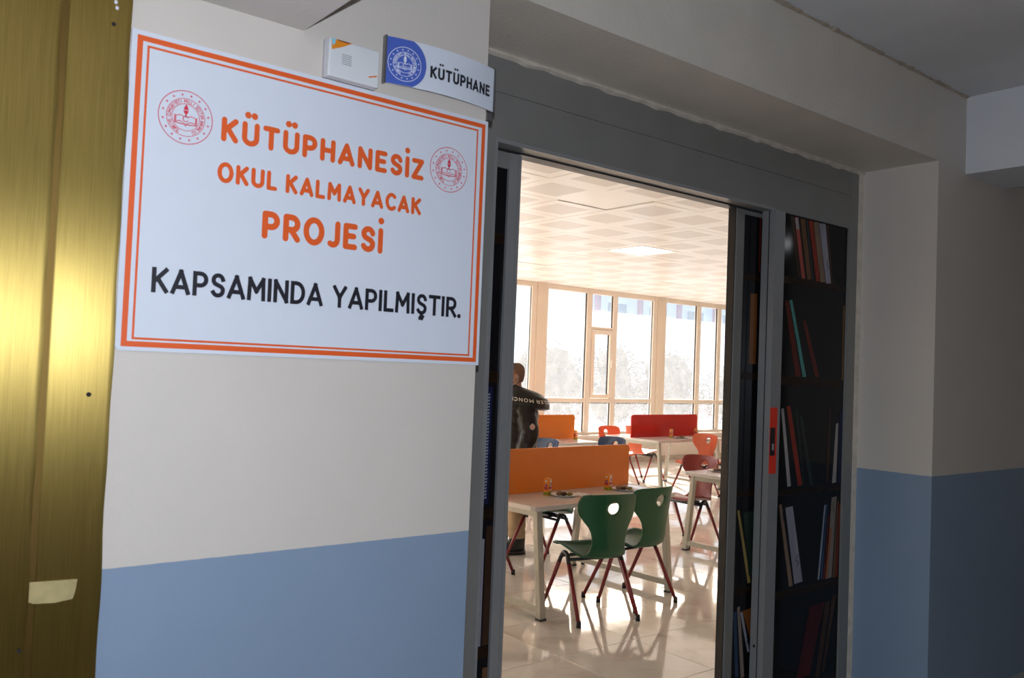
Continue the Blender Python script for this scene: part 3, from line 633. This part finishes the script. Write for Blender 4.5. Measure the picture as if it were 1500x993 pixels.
# ------------------------------------------------------------------ tables
TL, TD, TZ = 1.46, .99, .728
def make_table(label, loc, rz, dm, dname, group, legrows=True):
    t = thing('study_table', label, 'table', loc, rz, group)
    c = .045; X, Y = TL / 2, TD / 2
    poly = [(-X + c, -Y), (X - c, -Y), (X - c * .3, -Y + c * .3), (X, -Y + c), (X, Y - c), (X - c * .3, Y - c * .3), (X - c, Y), (-X + c, Y), (-X + c * .3, Y - c * .3), (-X, Y - c), (-X, -Y + c), (-X + c * .3, -Y + c * .3)]
    o = MB().slab(poly, TZ - .032, TZ, table_white, table_edge).obj('table_top', t); bevel(o, .003, 2)
    for sx in (-1, 1):
        xx = sx * .65
        for sy_ in (-1, 1):
            y0, y1 = sy_ * .50, sy_ * .43
            rings = []
            for y, z in ((y0, .012), (y1, TZ - .032)): rings.append([(xx - .025, y - .022, z), (xx + .025, y - .022, z), (xx + .025, y + .022, z), (xx - .025, y + .022, z)])
            l = MB().loft(rings, beige_steel, smooth=False).obj('leg', t); bevel(l, .006)
            MB().box(xx - .027, xx + .027, y0 - .024, y0 + .024, 0, .014, cap_m).obj('foot_cap', l)
        MB().box(xx - .02, xx + .02, -.49, .49, .050, .090, beige_steel).obj('foot_bar', t)
        MB().box(xx - .02, xx + .02, -.42, .42, TZ - .075, TZ - .033, beige_steel).obj('top_bar', t)
    MB().box(-.64, .64, -.02, .02, TZ - .072, TZ - .033, beige_steel).obj('stretcher', t)
    r = .04; z0, z1 = TZ + .001, 1.045
    po = [(-X, z0), (X, z0)] + [(X - r + r * math.cos(a), z1 - r + r * math.sin(a)) for a in [PI / 2 * i / 6 for i in range(7)]] + [(-X + r - r * math.cos(a), z1 - r + r * math.sin(a)) for a in [PI / 2 * i / 6 for i in range(6, -1, -1)]]
    d = MB().prism(po, -.009, .009, dm).obj('divider', t); d['label'] = dname; bevel(d, .002, 1)
    return t
TG = 'study tables with coloured dividers'
T1 = make_table('white study table with orange divider, nearest the door behind the green chairs', (4.299, 4.717, 0), .046, orange_lam, 'orange divider screen', TG)
T2 = make_table('white study table with orange divider by the window behind the man', (6.98, 8.25, 0), .033, orange_lam, 'orange divider screen', TG)
T3 = make_table('white study table with shiny red divider in front of the windows', (9.443, 8.229, 0), .033, red_lam, 'glossy red divider screen', TG)
T4 = make_table('white study table cut off by the black door edge, before the dark red chair', (6.965, 4.715, 0), .035, red_lam, 'red divider screen', TG)
# ------------------------------------------------------------------ chairs
def shell_mesh():
    prof = [(.205, .428, .150), (.200, .440, .178), (.180, .449, .192), (.12, .450, .201), (.05, .444, .205), (-.03, .434, .205), (-.09, .422, .200), (-.14, .412, .184), (-.178, .414, .165), (-.204, .432, .147), (-.217, .462, .133), (-.223, .50, .126), (-.226, .54, .127), (-.229, .58, .137), (-.232, .615, .155), (-.236, .65, .182), (-.240, .685, .206), (-.245, .72, .219), (-.250, .755, .222), (-.256, .79, .220), (-.260, .812, .213), (-.263, .824, .199), (-.264, .829, .168)]
    # resample
    pts = []
    for i in range(len(prof) - 1):
        for k in range(3):
            f = k / 3; pts.append(tuple(prof[i][q] * (1 - f) + prof[i + 1][q] * f for q in range(3)))
    pts.append(prof[-1]); nu = 28; bm = bmesh.new(); grid = []
    for y, z, w in pts:
        row = []; bk = min(max((-.12 - y) / .09, 0), 1)
        for i in range(nu + 1):
            u = i / nu * 2 - 1; x = w * u
            wrap = (x / .21) ** 2
            yy = y + bk * .074 * wrap; zz = z + (1 - bk) * (.022 * wrap * (1 if y < .15 else .5) - (.010 if abs(u) < .8 and y < .12 else 0) * (1 - u * u))
            if z > .78: zz -= .010 * wrap
            row.append(bm.verts.new((x, yy, zz)))
        grid.append(row)
    hc, hz, ha, hb = 0.0, .738, .043, .040
    def hole(p):
        return ((p.x - hc) / ha) ** 2 + ((p.z - hz) / hb) ** 2
    for a in range(len(grid) - 1):
        for b in range(nu):
            vs_ = (grid[a][b], grid[a][b + 1], grid[a + 1][b + 1], grid[a + 1][b])
            c = sum((v.co for v in vs_), Vector()) / 4
            if c.y < -.05 and hole(c) < 1: continue
            bm.faces.new(vs_)
    for v in [v for v in bm.verts if not v.link_faces]: bm.verts.remove(v)
    for v in bm.verts:
        if v.is_boundary and v.co.y < -.05 and hole(v.co) < 1.9 and v.co.z < .81:
            k = math.sqrt(max(hole(v.co), 1e-6)); v.co.x = hc + (v.co.x - hc) / k; v.co.z = hz + (v.co.z - hz) / k
    bmesh.ops.recalc_face_normals(bm, faces=bm.faces)
    me = bpy.data.meshes.new('seat_shell'); bm.to_mesh(me); bm.free()
    for p in me.polygons: p.use_smooth = True
    return me
SHELL = shell_mesh(); SHELL.materials.append(None)
LW, LF = .225, .235
def leg_pts(s, e): # arch shoulder -> foot
    return Vector((s * .205, e * .045, .385)), Vector((s * LW, e * LF, .018))
def build_chair(name, label, loc, rz, m, group):
    t = thing(name, label, 'chair', loc, rz, group)
    o = link('seat_shell', SHELL, t); o.material_slots[0].link = 'OBJECT'; o.material_slots[0].material = m
    md = o.modifiers.new('thick', 'SOLIDIFY'); md.thickness = .009; md.offset = 0
    for nm, me in CH: 
        q = link(nm, me, t)
        if nm == 'leg':
            c = link('foot_cap', CAPS[me.name], q)
    return t
CH = []; CAPS = {}
for s in (-1, 1):
    a0, f0 = leg_pts(s, 1); a1, f1 = leg_pts(s, -1)
    top = []
    for i in range(9):
        a = PI * i / 8; top.append(Vector((s * .203, .038 * math.cos(a), .392 + .030 * math.sin(a))))
    d0 = (f0 - a0) * .10; d1 = (f1 - a1) * .10
    CH.append(('side_arch', MB().tube([a0 + d0, a0] + top + [a1, a1 + d1], .0140, blk_steel, 10).mesh('side_arch')))
    for (a_, f_) in ((a0, f0), (a1, f1)):
        me = MB().tube([a_ + (f_ - a_) * .08, f_], [.0150, .0120], red_steel, 10).mesh('leg_%d_%d' % (s, f_.y > 0)); CH.append(('leg', me))
        CAPS[me.name] = MB().tube([f_ + Vector((0, 0, .022)), f_ + Vector((0, 0, -.018))], [.0145, .0160], cap_m, 10).mesh('foot_cap')
for y in (.06, -.06):
    CH.append(('crossbar', MB().tube([(-.203, y, .385 if y < 0 else .388), (.203, y, .385 if y < 0 else .388)], .0105, blk_steel, 8).mesh('crossbar')))
CH.append(('seat_mount', MB().box(-.10, .10, -.062, .062, .392, .412, blk_steel).mesh('seat_mount')))
green = mat('green_shell', (.010, .088, .034), .36, bump=.05, bscale=300); blue = mat('blue_shell', (.018, .042, .10), .38, bump=.05, bscale=300)
orange = mat('orange_shell', (.52, .095, .032), .38, bump=.05, bscale=300); dred = mat('red_shell', (.20, .016, .012), .38, bump=.05, bscale=300)
CG = 'shell chairs with red legs'
A = math.radians
for lab, x, y, rz, m in (
    ('green shell chair with red legs, left of the pair in front of the near table', 4.045, 4.13, A(-11.5), green),
    ('green shell chair with red legs, right of the pair in front of the near table', 4.55, 4.245, A(4), green),
    ('green shell chair seen under the near table beside the khaki trouser leg', 4.80, 5.46, A(90), green),
    ('green shell chair mostly hidden by the left door stile', 4.05, 5.46, A(92), green),
    ('dark blue shell chair nearer the man, behind the orange divider', 6.31, 7.43, A(88), blue),
    ('dark blue shell chair near the right end of the orange divider', 7.36, 7.40, A(92), blue),
    ('dark red shell chair turned sideways behind the cut-off table', 6.59, 5.43, A(90), dred),
    ('orange shell chair turned sideways before the red divider table', 9.24, 7.50, A(86), orange),
    ('orange shell chair mostly hidden by the black door edge', 9.86, 7.46, A(90), orange),
    ('orange shell chair facing the door behind the far left corner of the red divider table', 9.05, 8.78, A(180), orange),
    ('orange shell chair seen under the table with the red divider', 9.82, 8.97, A(-88), orange)):
    build_chair('shell_chair', lab, (x, y, 0), rz, m, CG)
# ------------------------------------------------------------------ things on the tables
jo = mat('carton_orange', (.78, .24, .015), .35); jw = mat('carton_white', (.74, .72, .68), .35); jr = mat('carton_red', (.45, .03, .06), .35); jg = mat('carton_green', (.20, .30, .02), .35); jp = mat('carton_purple', (.22, .06, .22), .35)
def tab(T, lx, ly):
    c, s = math.cos(T.rotation_euler.z), math.sin(T.rotation_euler.z); return (T.location.x + c * lx - s * ly, T.location.y + s * lx + c * ly, TZ)
def carton(label, p, rz):
    t = thing('juice_carton', label, 'juice carton', p, rz, 'orange juice cartons on the tables')
    w, d, h = .024, .019, .118
    MB().box(-w, w, -d, d, 0, h, jo).obj('carton_body', t)
    mb = MB()
    def face(u0, u1, z0, z1, m, side, o):
        if side == 'f': v = [(u0, -d - o, z0), (u1, -d - o, z0), (u1, -d - o, z1), (u0, -d - o, z1)]
        elif side == 'b': v = [(u0, d + o, z0), (u0, d + o, z1), (u1, d + o, z1), (u1, d + o, z0)]
        elif side == 'l': v = [(-w - o, u1, z0), (-w - o, u0, z0), (-w - o, u0, z1), (-w - o, u1, z1)]
        else: v = [(w + o, u0, z0), (w + o, u1, z0), (w + o, u1, z1), (w + o, u0, z1)]
        mb.add(v, [(0, 1, 2, 3)], m)
    for sd in 'fb':
        face(-.002, .020, .034, .112, jw, sd, .0004); face(-.018, .018, .044, .062, jr, sd, .0008); face(.004, .018, .068, .088, jp, sd, .0008); face(-.022, .022, .004, .024, jg, sd, .0006)
    for sd in 'lr':
        face(-.015, .015, .040, .060, jr, sd, .0006); face(-.012, .010, .064, .076, jp, sd, .0006); face(-.017, .017, .004, .022, jg, sd, .0006); face(-.008, .008, .092, .106, jw, sd, .0006)
    mb.obj('print', t)
    MB().box(-w, w, -.004, .004, h, h + .006, jo).obj('top_fold', t)
    return t
carton('juice carton on the near table in front of the orange divider, left one', tab(T1, -.285, -.14), A(20))
carton('juice carton on the near table in front of the orange divider, right one', tab(T1, .317, -.165), A(14))
carton('juice carton before the red divider, left one', tab(T3, -.02, -.13), A(20))
carton('juice carton before the red divider, beside the orange chair', tab(T3, .60, -.09), A(10))
carton('juice carton at the right end of the far orange divider', tab(T2, .665, -.10), A(15))
fd = [mat('cookie_dark', (.07, .028, .012), .7, bump=.6, bscale=120), mat('pastry_olive', (.20, .14, .025), .6, bump=.6, bscale=120), mat('cookie_brown', (.22, .12, .06), .7, bump=.6, bscale=120)]
def plate(label, p, n=5, seed=0):
    t = thing('paper_plate', label, 'plate', p, 0, 'paper plates of snacks')
    pr = [(.001, .0), (.066, 0), (.078, .006), (.098, .012), (.100, .0135), (.096, .0135), (.077, .0085), (.065, .0025), (.001, .0025)]
    rings = [[(r * math.cos(2 * PI * j / 28), r * math.sin(2 * PI * j / 28), z) for j in range(28)] for r, z in pr]
    MB().loft(rings, plate_m, caps=False).obj('dish', t)
    rnd = random.Random(seed)
    names = ('dark chocolate cookie', 'olive green pastry', 'brown cookie'); where = ('in the middle', 'on the right side', 'at the back', 'on the left side', 'at the front')
    for i in range(n):
        a = 2 * PI * i / n + rnd.random() * .5; rr = .040 if i else 0; k = i % 3
        q = link('snack', None); q.location = (p[0] + rr * math.cos(a), p[1] + rr * math.sin(a), p[2] + .003)
        bm = bmesh.new(); bmesh.ops.create_icosphere(bm, subdivisions=2, radius=1)
        for v in bm.verts: v.co = Vector((v.co.x * .023, v.co.y * .020, (v.co.z + 1) * .0125)) * (1 + .15 * math.sin(v.co.x * 5 + i) * math.sin(v.co.y * 7 + seed))
        me = bpy.data.meshes.new('snack'); bm.to_mesh(me); bm.free(); me.materials.append(fd[k])
        for f in me.polygons: f.use_smooth = True
        bpy.data.objects.remove(q); q = link('snack', me); q.location = (p[0] + rr * math.cos(a), p[1] + rr * math.sin(a), p[2] + .0035); q.rotation_euler = (0, 0, a)
        tag(q, names[k] + ' ' + where[i] + ' of the ' + label.replace('white paper plate of snacks ', 'plate ').replace(' on the near table', ''), 'snack', 'snacks on the paper plates')
    return t
plate('white paper plate of snacks beside the left carton on the near table', tab(T1, -.205, -.225), 5, 1)
plate('white paper plate of snacks beside the right carton on the near table', tab(T1, .435, -.22), 5, 2)
plate('white paper plate of snacks before the red divider', tab(T3, .05, -.25), 5, 3)
plate('white paper plate of snacks beside the sideways orange chair', tab(T3, .55, -.23), 4, 4)
plate('white paper plate of snacks on the cut-off table', tab(T4, -.40, .34), 5, 5)
def napkin(label, p, rz):
    mb = MB(); n = 8; rows = []
    for i in range(n + 1): rows.append([(-.07 + .14 * i / n, -.055 + .11 * j / n, .0015 + .006 * (math.sin(i * 1.1) * math.cos(j * .8)) ** 2) for j in range(n + 1)])
    mb.loft(rows, napkin_m, closed=False, caps=False)
    o = mb.obj('napkin'); o.location = p; o.rotation_euler = (0, 0, rz); md = o.modifiers.new('t', 'SOLIDIFY'); md.thickness = .001
    return tag(o, label, 'napkin', 'white paper napkins')
napkin('white paper napkin beside the left plate on the near table', tab(T1, -.045, -.23), .3)
napkin('white paper napkin on the table with the red divider', tab(T3, .21, -.30), .5)
napkin('white paper napkin at the left end of the red divider table', tab(T3, -.58, .12), .2)
napkin('white paper napkin on the far table behind the blue chairs', tab(T2, .12, -.30), .1)
napkin('white paper napkin on the far table beside the man', tab(T2, -.42, -.28), .6)
# ------------------------------------------------------------------ the man in the black puffer jacket
def ring(c, rx, ry, n=20, tilt=None, pw=2.0):
    out = []
    for j in range(n):
        a = 2 * PI * j / n; ca, sa = math.cos(a), math.sin(a)
        p = Vector((rx * math.copysign(abs(ca) ** (2 / pw), ca), ry * math.copysign(abs(sa) ** (2 / pw), sa), 0))
        if tilt: p = tilt @ p
        out.append(Vector(c) + p)
    return out
def limb(mb, pts, rs, m=None, n=14, puff=0, cells=0, sub=6):
    P = []; R = []
    for i in range(len(pts) - 1):
        for k in range(sub):
            f = k / sub; P.append(Vector(pts[i]).lerp(Vector(pts[i + 1]), f)); R.append(rs[i] * (1 - f) + rs[i + 1] * f)
    P.append(Vector(pts[-1])); R.append(rs[-1])
    if puff:
        N = len(P) - 1
        R = [r * (1 - puff + puff * 1.6 * abs(math.sin(PI * cells * i / N))) for i, r in enumerate(R)]
    mb.tube(P, R, m, n)
def remesh(o, vox, sm=4):
    md = o.modifiers.new('remesh', 'REMESH'); md.mode = 'VOXEL'; md.voxel_size = vox; md.use_smooth_shade = True
    if sm: s = o.modifiers.new('smooth', 'SMOOTH'); s.iterations = sm; s.factor = .5
skin = mat('skin', (.36, .19, .125), .5, noise=.05, nscale=40); jacket_m = mat('black_puffer', (.007, .006, .006), .33, bump=.9, bscale=20, spec=.28)
khaki = mat('khaki_cloth', (.36, .25, .145), .8, noise=.08, nscale=30, bump=.2, bscale=200); boot_m = mat('black_leather', (.012, .011, .011), .4, bump=.1, bscale=80); hair_m = mat('cropped_hair', (.15, .085, .058), .8, noise=.3, nscale=300)
mask_m = mat('face_mask', (.70, .70, .70), .7)
person = thing('person', 'man in shiny black hooded puffer jacket, khaki trousers and white face mask', 'person', (4.815, 5.90, 0), A(156))
b = MB()
HZ = 1.545; HXo = .055      # head centre (bent slightly forward)
head = [(-.128, .028, .030, .026), (-.115, .030, .052, .046), (-.095, .026, .070, .056), (-.06, .014, .085, .066), (-.02, .006, .094, .074), (.02, .0, .098, .077), (.055, -.004, .095, .075), (.085, -.006, .080, .064), (.105, -.008, .054, .045), (.114, -.008, .020, .018)]
tl_ = Matrix.Rotation(.16, 3, 'Y')
b.loft([ring(Vector((HXo, 0, HZ)) + tl_ @ Vector((cx, 0, z)), rx, ry, 22, tl_) for z, cx, rx, ry in head])
b.ell(Vector((HXo, 0, HZ)) + tl_ @ Vector((.105, 0, -.030)), (.020, .014, .026), nu=10, nv=8)
for s in (-1, 1): b.ell(Vector((HXo, 0, HZ)) + tl_ @ Vector((-.008, s * .079, -.022)), (.019, .010, .032), nu=10, nv=8)
limb(b, [(0, 0, 1.28), (.015, 0, 1.40), (.045, 0, 1.47)], [.068, .060, .058])
torso = [(.78, .105, .155), (.88, .115, .165), (.98, .105, .155), (1.10, .105, .160), (1.22, .115, .185), (1.31, .10, .185), (1.355, .07, .12), (1.38, .05, .07)]
b.loft([ring((-.005, 0, z), rx, ry, 22) for z, rx, ry in torso])
arms = {}
for s in (-1, 1):
    sh, el, wr = Vector((-.015, s * .190, 1.275)), Vector((-.045, s * .255, 1.055)), Vector((.035, s * .245, .815))
    if s == -1: el = Vector((.01, -.255, 1.06)); wr = Vector((.16, -.20, .90))
    arms[s] = (sh, el, wr); limb(b, [sh, el, wr], [.055, .043, .030])
    d = (wr - el).normalized(); pc = wr + d * .045
    b.ell(pc, (.040, .018, .050), nu=12, nv=8, T=Vector((0, 0, -1)).rotation_difference(d).to_matrix())
    side = Vector((1, 0, 0)) - d * d.x; side.normalize()
    for i, (o_, L_) in enumerate(((-.028, .062), (-.010, .076), (.010, .080), (.028, .072))):
        p0 = pc + side * o_ + d * .035; p1 = p0 + d * L_ * .5 + Vector((.004, -s * .004, 0)); p2 = p1 + d * L_ * .42 + Vector((.004, -s * .016, 0)); limb(b, [p0, p1, p2], [.0092, .0086, .0072], n=8, sub=2)
    p0 = pc + side * .036 - d * .01; p1 = p0 + side * .022 + d * .030; limb(b, [p0, p1, p1 + d * .028], [.0105, .0095, .0078], n=8, sub=2)
for s in (-1, 1):
    limb(b, [(0, s * .085, .86), (.005 + (.06 if s < 0 else 0), s * .095, .48), (-.01 + (.10 if s < 0 else 0), s * .10, .09)], [.085, .058, .040])
    b.ell((.05 + (.10 if s < 0 else 0), s * .102, .05), (.10, .036, .035))
body = b.obj('body', person, skin); remesh(body, .009, 3)
hb = MB()   # cropped hair cap
rr = [(z, cx - .006, rx + .003, ry + .004) for z, cx, rx, ry in head if z > -.07]
n = 22; rings = []
for z, cx, rx, ry in rr: rings.append(ring(Vector((HXo, 0, HZ)) + tl_ @ Vector((cx, 0, z)), rx, ry, n, tl_))
vs_ = [p for r in rings for p in r]; fs = []
for i in range(len(rings) - 1):
    for j in range(n):
        a_ = 2 * PI * (j + .5) / n; k2 = (j + 1) % n; z = rr[i][0]
        frontness = math.cos(a_)
        if z > .045 or frontness < -.25 + (z + .06) * 4: fs.append((i * n + j, i * n + k2, (i + 1) * n + k2, (i + 1) * n + j))
fs.append(tuple((len(rings) - 1) * n + j for j in range(n)))
hb.add(vs_, fs, hair_m, True); hb.obj('cropped_hair', person)
mk = MB(); rows = []
for i in range(7):
    z = -.108 + .085 * i / 6; rx = .078 + .028 * math.sin(PI * (i + .6) / 7.2); row = []
    for j in range(13):
        a_ = (j / 12 - .5) * 2.1; row.append(Vector((HXo, 0, HZ)) + tl_ @ Vector((.020 + rx * math.cos(a_), .072 * math.sin(a_) * 1.08, z)))
    rows.append(row)
mk.loft(rows, mask_m, closed=False, caps=False); mko = mk.obj('face_mask', person); mko.modifiers.new('t', 'SOLIDIFY').thickness = .003
for s in (-1, 1):
    for z in (-.036, -.095): MB().tube([Vector((HXo, 0, HZ)) + tl_ @ Vector(q) for q in ((.066, s * .068, z), (.03, s * .083, z * .75), (-.018, s * .090, -.005 if z > -.05 else -.040))], .0022, mask_m, 6).obj('ear_loop', mko)
for s in (-1, 1): MB().ell(Vector((HXo, 0, HZ)) + tl_ @ Vector((.088, s * .032, -.004)), (.010, .013, .007), mat('eye_dark', (.03, .02, .015), .2), 10, 8).obj('eye', body)
# jacket: torso and sleeves with stitched puffs
j_ = MB(); prof = [(.80, .150, .200), (.90, .165, .215), (1.00, .165, .215), (1.10, .165, .22), (1.20, .17, .228), (1.29, .16, .222), (1.345, .130, .17), (1.385, .10, .115)]
rings = []; NN = 66
for i in range(NN + 1):
    z = .80 + (1.385 - .80) * i / NN
    for q in range(len(prof) - 1):
        if prof[q][0] <= z <= prof[q + 1][0] + 1e-6:
            f = (z - prof[q][0]) / (prof[q + 1][0] - prof[q][0]); rx = prof[q][1] * (1 - f) + prof[q + 1][1] * f; ry = prof[q][2] * (1 - f) + prof[q + 1][2] * f; break
    pf = 1 - .03 + .05 * abs(math.sin(PI * 6.5 * i / NN)) ** .7
    rings.append(ring((-.005, 0, z), rx * pf, ry * pf, 30, pw=2.3))
j_.loft(rings)
for s in (-1, 1):
    sh, el, wr = arms[s]; limb(j_, [sh + Vector((0, -s * .02, .0)), el, wr + (wr - el).normalized() * .01], [.088, .082, .064], n=20, puff=.05, cells=6, sub=26)
    j_.ell(sh + Vector((0, -s * .01, .0)), (.085, .080, .060), nu=18, nv=12)
jo_ = j_.obj('puffer_jacket', person, jacket_m); remesh(jo_, .008, 2)
# hood lying on the shoulders
hd_ = MB(); rings = []
HOOD = [(1.435, .015, .078, .088), (1.452, .002, .098, .108), (1.440, -.020, .130, .135), (1.415, -.048, .165, .178), (1.370, -.066, .192, .224), (1.315, -.072, .204, .246), (1.278, -.072, .198, .246), (1.264, -.066, .170, .225)]
def hood_pt(k, a_, o=0):
    k = min(max(k, 0), len(HOOD) - 1); i0 = min(int(k), len(HOOD) - 2); f = k - i0
    z, cx, rx, ry = (HOOD[i0][q] * (1 - f) + HOOD[i0 + 1][q] * f for q in range(4))
    w = 1 + .03 * math.sin(5 * a_ + k) * min(k, 3) / 3
    return Vector((cx + (rx * w + o) * math.cos(a_), (ry * w + o) * math.sin(a_), z + .030 * math.cos(a_) * (1 if k < 4 else .6)))
for k in range(0, 22): rings.append([hood_pt(k / 3, 2 * PI * j / 36) for j in range(36)])
hd_.loft(rings, jacket_m, caps=False); hood = hd_.obj('hood', person)
hood.modifiers.new('t', 'SOLIDIFY').thickness = -.006
# white lettering along the near edge of the hood
lt = MB(); st, dd = text_strokes('MONCLER MONCLER', 0, .42, 0, .024, .0042, gap=.22)
def put_hood(x, z, l=0):
    return hood_pt(4.9 - z / .024 * .55, PI * .06 + x / .42 * PI * .92, .0035 + l)
ink(lt, [[(.42 - x, .024 - z) for x, z in s] for s in st], dd, .0036, put_hood, mat('hood_print', (.75, .72, .66), .5), False, nseg=5); lt.obj('hood_lettering', hood)
sh, el, wr = arms[1]; bp_ = sh.lerp(el, .70); nrm = Vector((-.05, 1, .0)).normalized()
ax = Vector((1, .05, 0)).normalized(); az_ = Vector((0, 0, 1))
def put_badge(x, z, o=.0): return bp_ + nrm * (.098 + o) + ax * (x - .0) + az_ * z
bd = MB(); rim = []
for i in range(24):
    a_ = 2 * PI * i / 24; r_ = .024 + (.003 if i in (5, 6, 7, 0, 12) else 0); rim.append((r_ * math.cos(a_), r_ * math.sin(a_) * 1.05))
bd.add([put_badge(x, z) for x, z in rim], [list(range(24))], mat('badge_cream', (.60, .52, .44), .6))
bd.add([put_badge(x * .80, z * .80, .0008) for x, z in rim], [list(range(24))], mat('badge_dark', (.06, .03, .04), .6))
bd.add([put_badge(x * .66, z * .66, .0014) for x, z in rim], [list(range(24))], mat('badge_cream', (.6, .52, .44)))
bd.add([put_badge(x, z, .002) for x, z in ((-.008, -.009), (.008, -.009), (.004, .002), (.007, .010), (0, .006), (-.007, .010), (-.004, .002))], [list(range(7))], red_print)
bd.obj('sleeve_badge', jo_)
tr_ = MB()
for s in (-1, 1):
    f_ = .06 if s < 0 else 0
    limb(tr_, [(0, s * .080, .88), (.005 + f_, s * .095, .48), (-.005 + f_ * 1.6, s * .10, .14)], [.112, .088, .072], n=18, puff=.045, cells=9, sub=24)
tr_.ell((-.005, 0, .86), (.125, .165, .11)); tro = tr_.obj('trousers', person, khaki); remesh(tro, .008, 2)
for s in (-1, 1):
    f_ = .10 if s < 0 else 0; q = MB()
    q.loft([ring((.055 + f_, s * .102, z), rx, ry, 20, pw=2.6) for z, rx, ry in ((.004, .145, .050), (.03, .146, .052), (.035, .140, .048))], boot_m)
    q.loft([ring((cx + f_, s * .102, z), rx, ry, 20) for z, cx, rx, ry in ((.033, .055, .138, .047), (.06, .053, .134, .048), (.085, .030, .110, .048), (.11, .0, .080, .050), (.15, -.012, .068, .052), (.205, -.012, .070, .056))], boot_m)
    q.obj('boot', person)
# ------------------------------------------------------------------ outside
gm = mat('yard_ground', (.42, .40, .37), .9, noise=.1, nscale=2)
struct(boxobj('ground', (-30, 90, 11.3, 110, -.6, -.35), gm), 'bright school yard outside the windows', 'ground')
leafm = [mat('leaf_a', (.050, .060, .040), .8), mat('leaf_b', (.075, .08, .055), .8), mat('leaf_c', (.16, .09, .03), .8)]; bark = mat('bark', (.12, .09, .07), .9)
def tree(x, y, h, r, label, seed):
    rnd = random.Random(seed); t = thing('ornamental_tree', label, 'tree', (x, y, -.35), 0, 'round trees outside the windows')
    MB().tube([(0, 0, 0), (.05, 0, h * .3), (0, .05, h * .6)], [.09, .07, .04], bark, 8).obj('trunk', t)
    mb = MB(); core = mat('leaf_mass', (.055, .062, .042), .9, noise=.3, nscale=6)
    for i in range(14):
        a_ = rnd.random() * 2 * PI; q = rnd.uniform(0, .45); mb.ell((r * q * math.cos(a_), r * q * math.sin(a_), h * rnd.uniform(.34, .80)), (r * .48, r * .48, h * .17), core, 12, 8)
    for i in range(3600):
        a_, ct = rnd.random() * 2 * PI, rnd.uniform(-1, 1); st_ = math.sqrt(1 - ct * ct); q = rnd.random() ** .3
        p = Vector((r * q * st_ * math.cos(a_), r * q * st_ * math.sin(a_), h * .56 + h * .44 * q * ct)); s = rnd.uniform(.035, .065)
        u = Vector((rnd.uniform(-1, 1), rnd.uniform(-1, 1), rnd.uniform(-1, 1))).normalized(); v = u.orthogonal().normalized()
        mb.add([p - u * s, p + v * s * .6, p + u * s, p - v * s * .6], [(0, 1, 2, 3)], leafm[0 if rnd.random() < .55 else (1 if rnd.random() < .95 else 2)])
    mb.obj('crown', t)
for i, (x, y, h, r, lb) in enumerate(((14.1, 19.0, 2.75, 1.0, 'round pale tree outside the leftmost window pane'), (16.4, 18.6, 2.85, 1.15, 'round tree outside the pane right of the man'), (18.55, 18.2, 2.9, .9, 'round tree behind the narrow opening sash'), (20.75, 18.0, 2.8, 1.15, 'round tree with some yellow leaves behind the wide middle pane'), (23.6, 17.4, 2.6, 1.3, 'broad tree outside the pane above the red divider'), (27.0, 17.0, 2.5, 1.2, 'pale tree outside the window beside the black door edge'))):
    tree(x, y, h, r, lb, i + 5)
fac = mat('facade', (.80, .81, .84), .8, noise=.04, nscale=1); pil = mat('facade_pink', (.62, .46, .49), .8); win = mat('facade_window', (.45, .48, .53), .2)
t = thing('school_block', 'pale grey block with pinkish pilasters across the yard', 'building', (32.0, 34, -.35))
MB().box(0, 48, 0, 12, 0, 10.5, fac).obj('wall', t); MB().box(-.3, 48.3, -.5, 12, 10.5, 10.9, pil).obj('roof', t)
for i in range(14):
    MB().box(i * 3.4 + .9, i * 3.4 + 1.2, -.18, 0, 0, 10.5, pil).obj('pilaster', t)
    for zf in (1.0, 4.3, 7.5):
        w = MB().box(i * 3.4 + 1.75, i * 3.4 + 3.45, -.06, .02, zf, zf + 1.7, fac).obj('window', t); MB().box(i * 3.4 + 1.85, i * 3.4 + 3.35, -.075, -.06, zf + .1, zf + 1.6, win).obj('window_pane', w)
tag(boxobj('yard_wall', (6, 60, 26, 26.2, -.35, .65), mat('yard_wall', (.50, .25, .22), .8, noise=.1, nscale=2)), 'low reddish wall along the far side of the yard', 'wall')
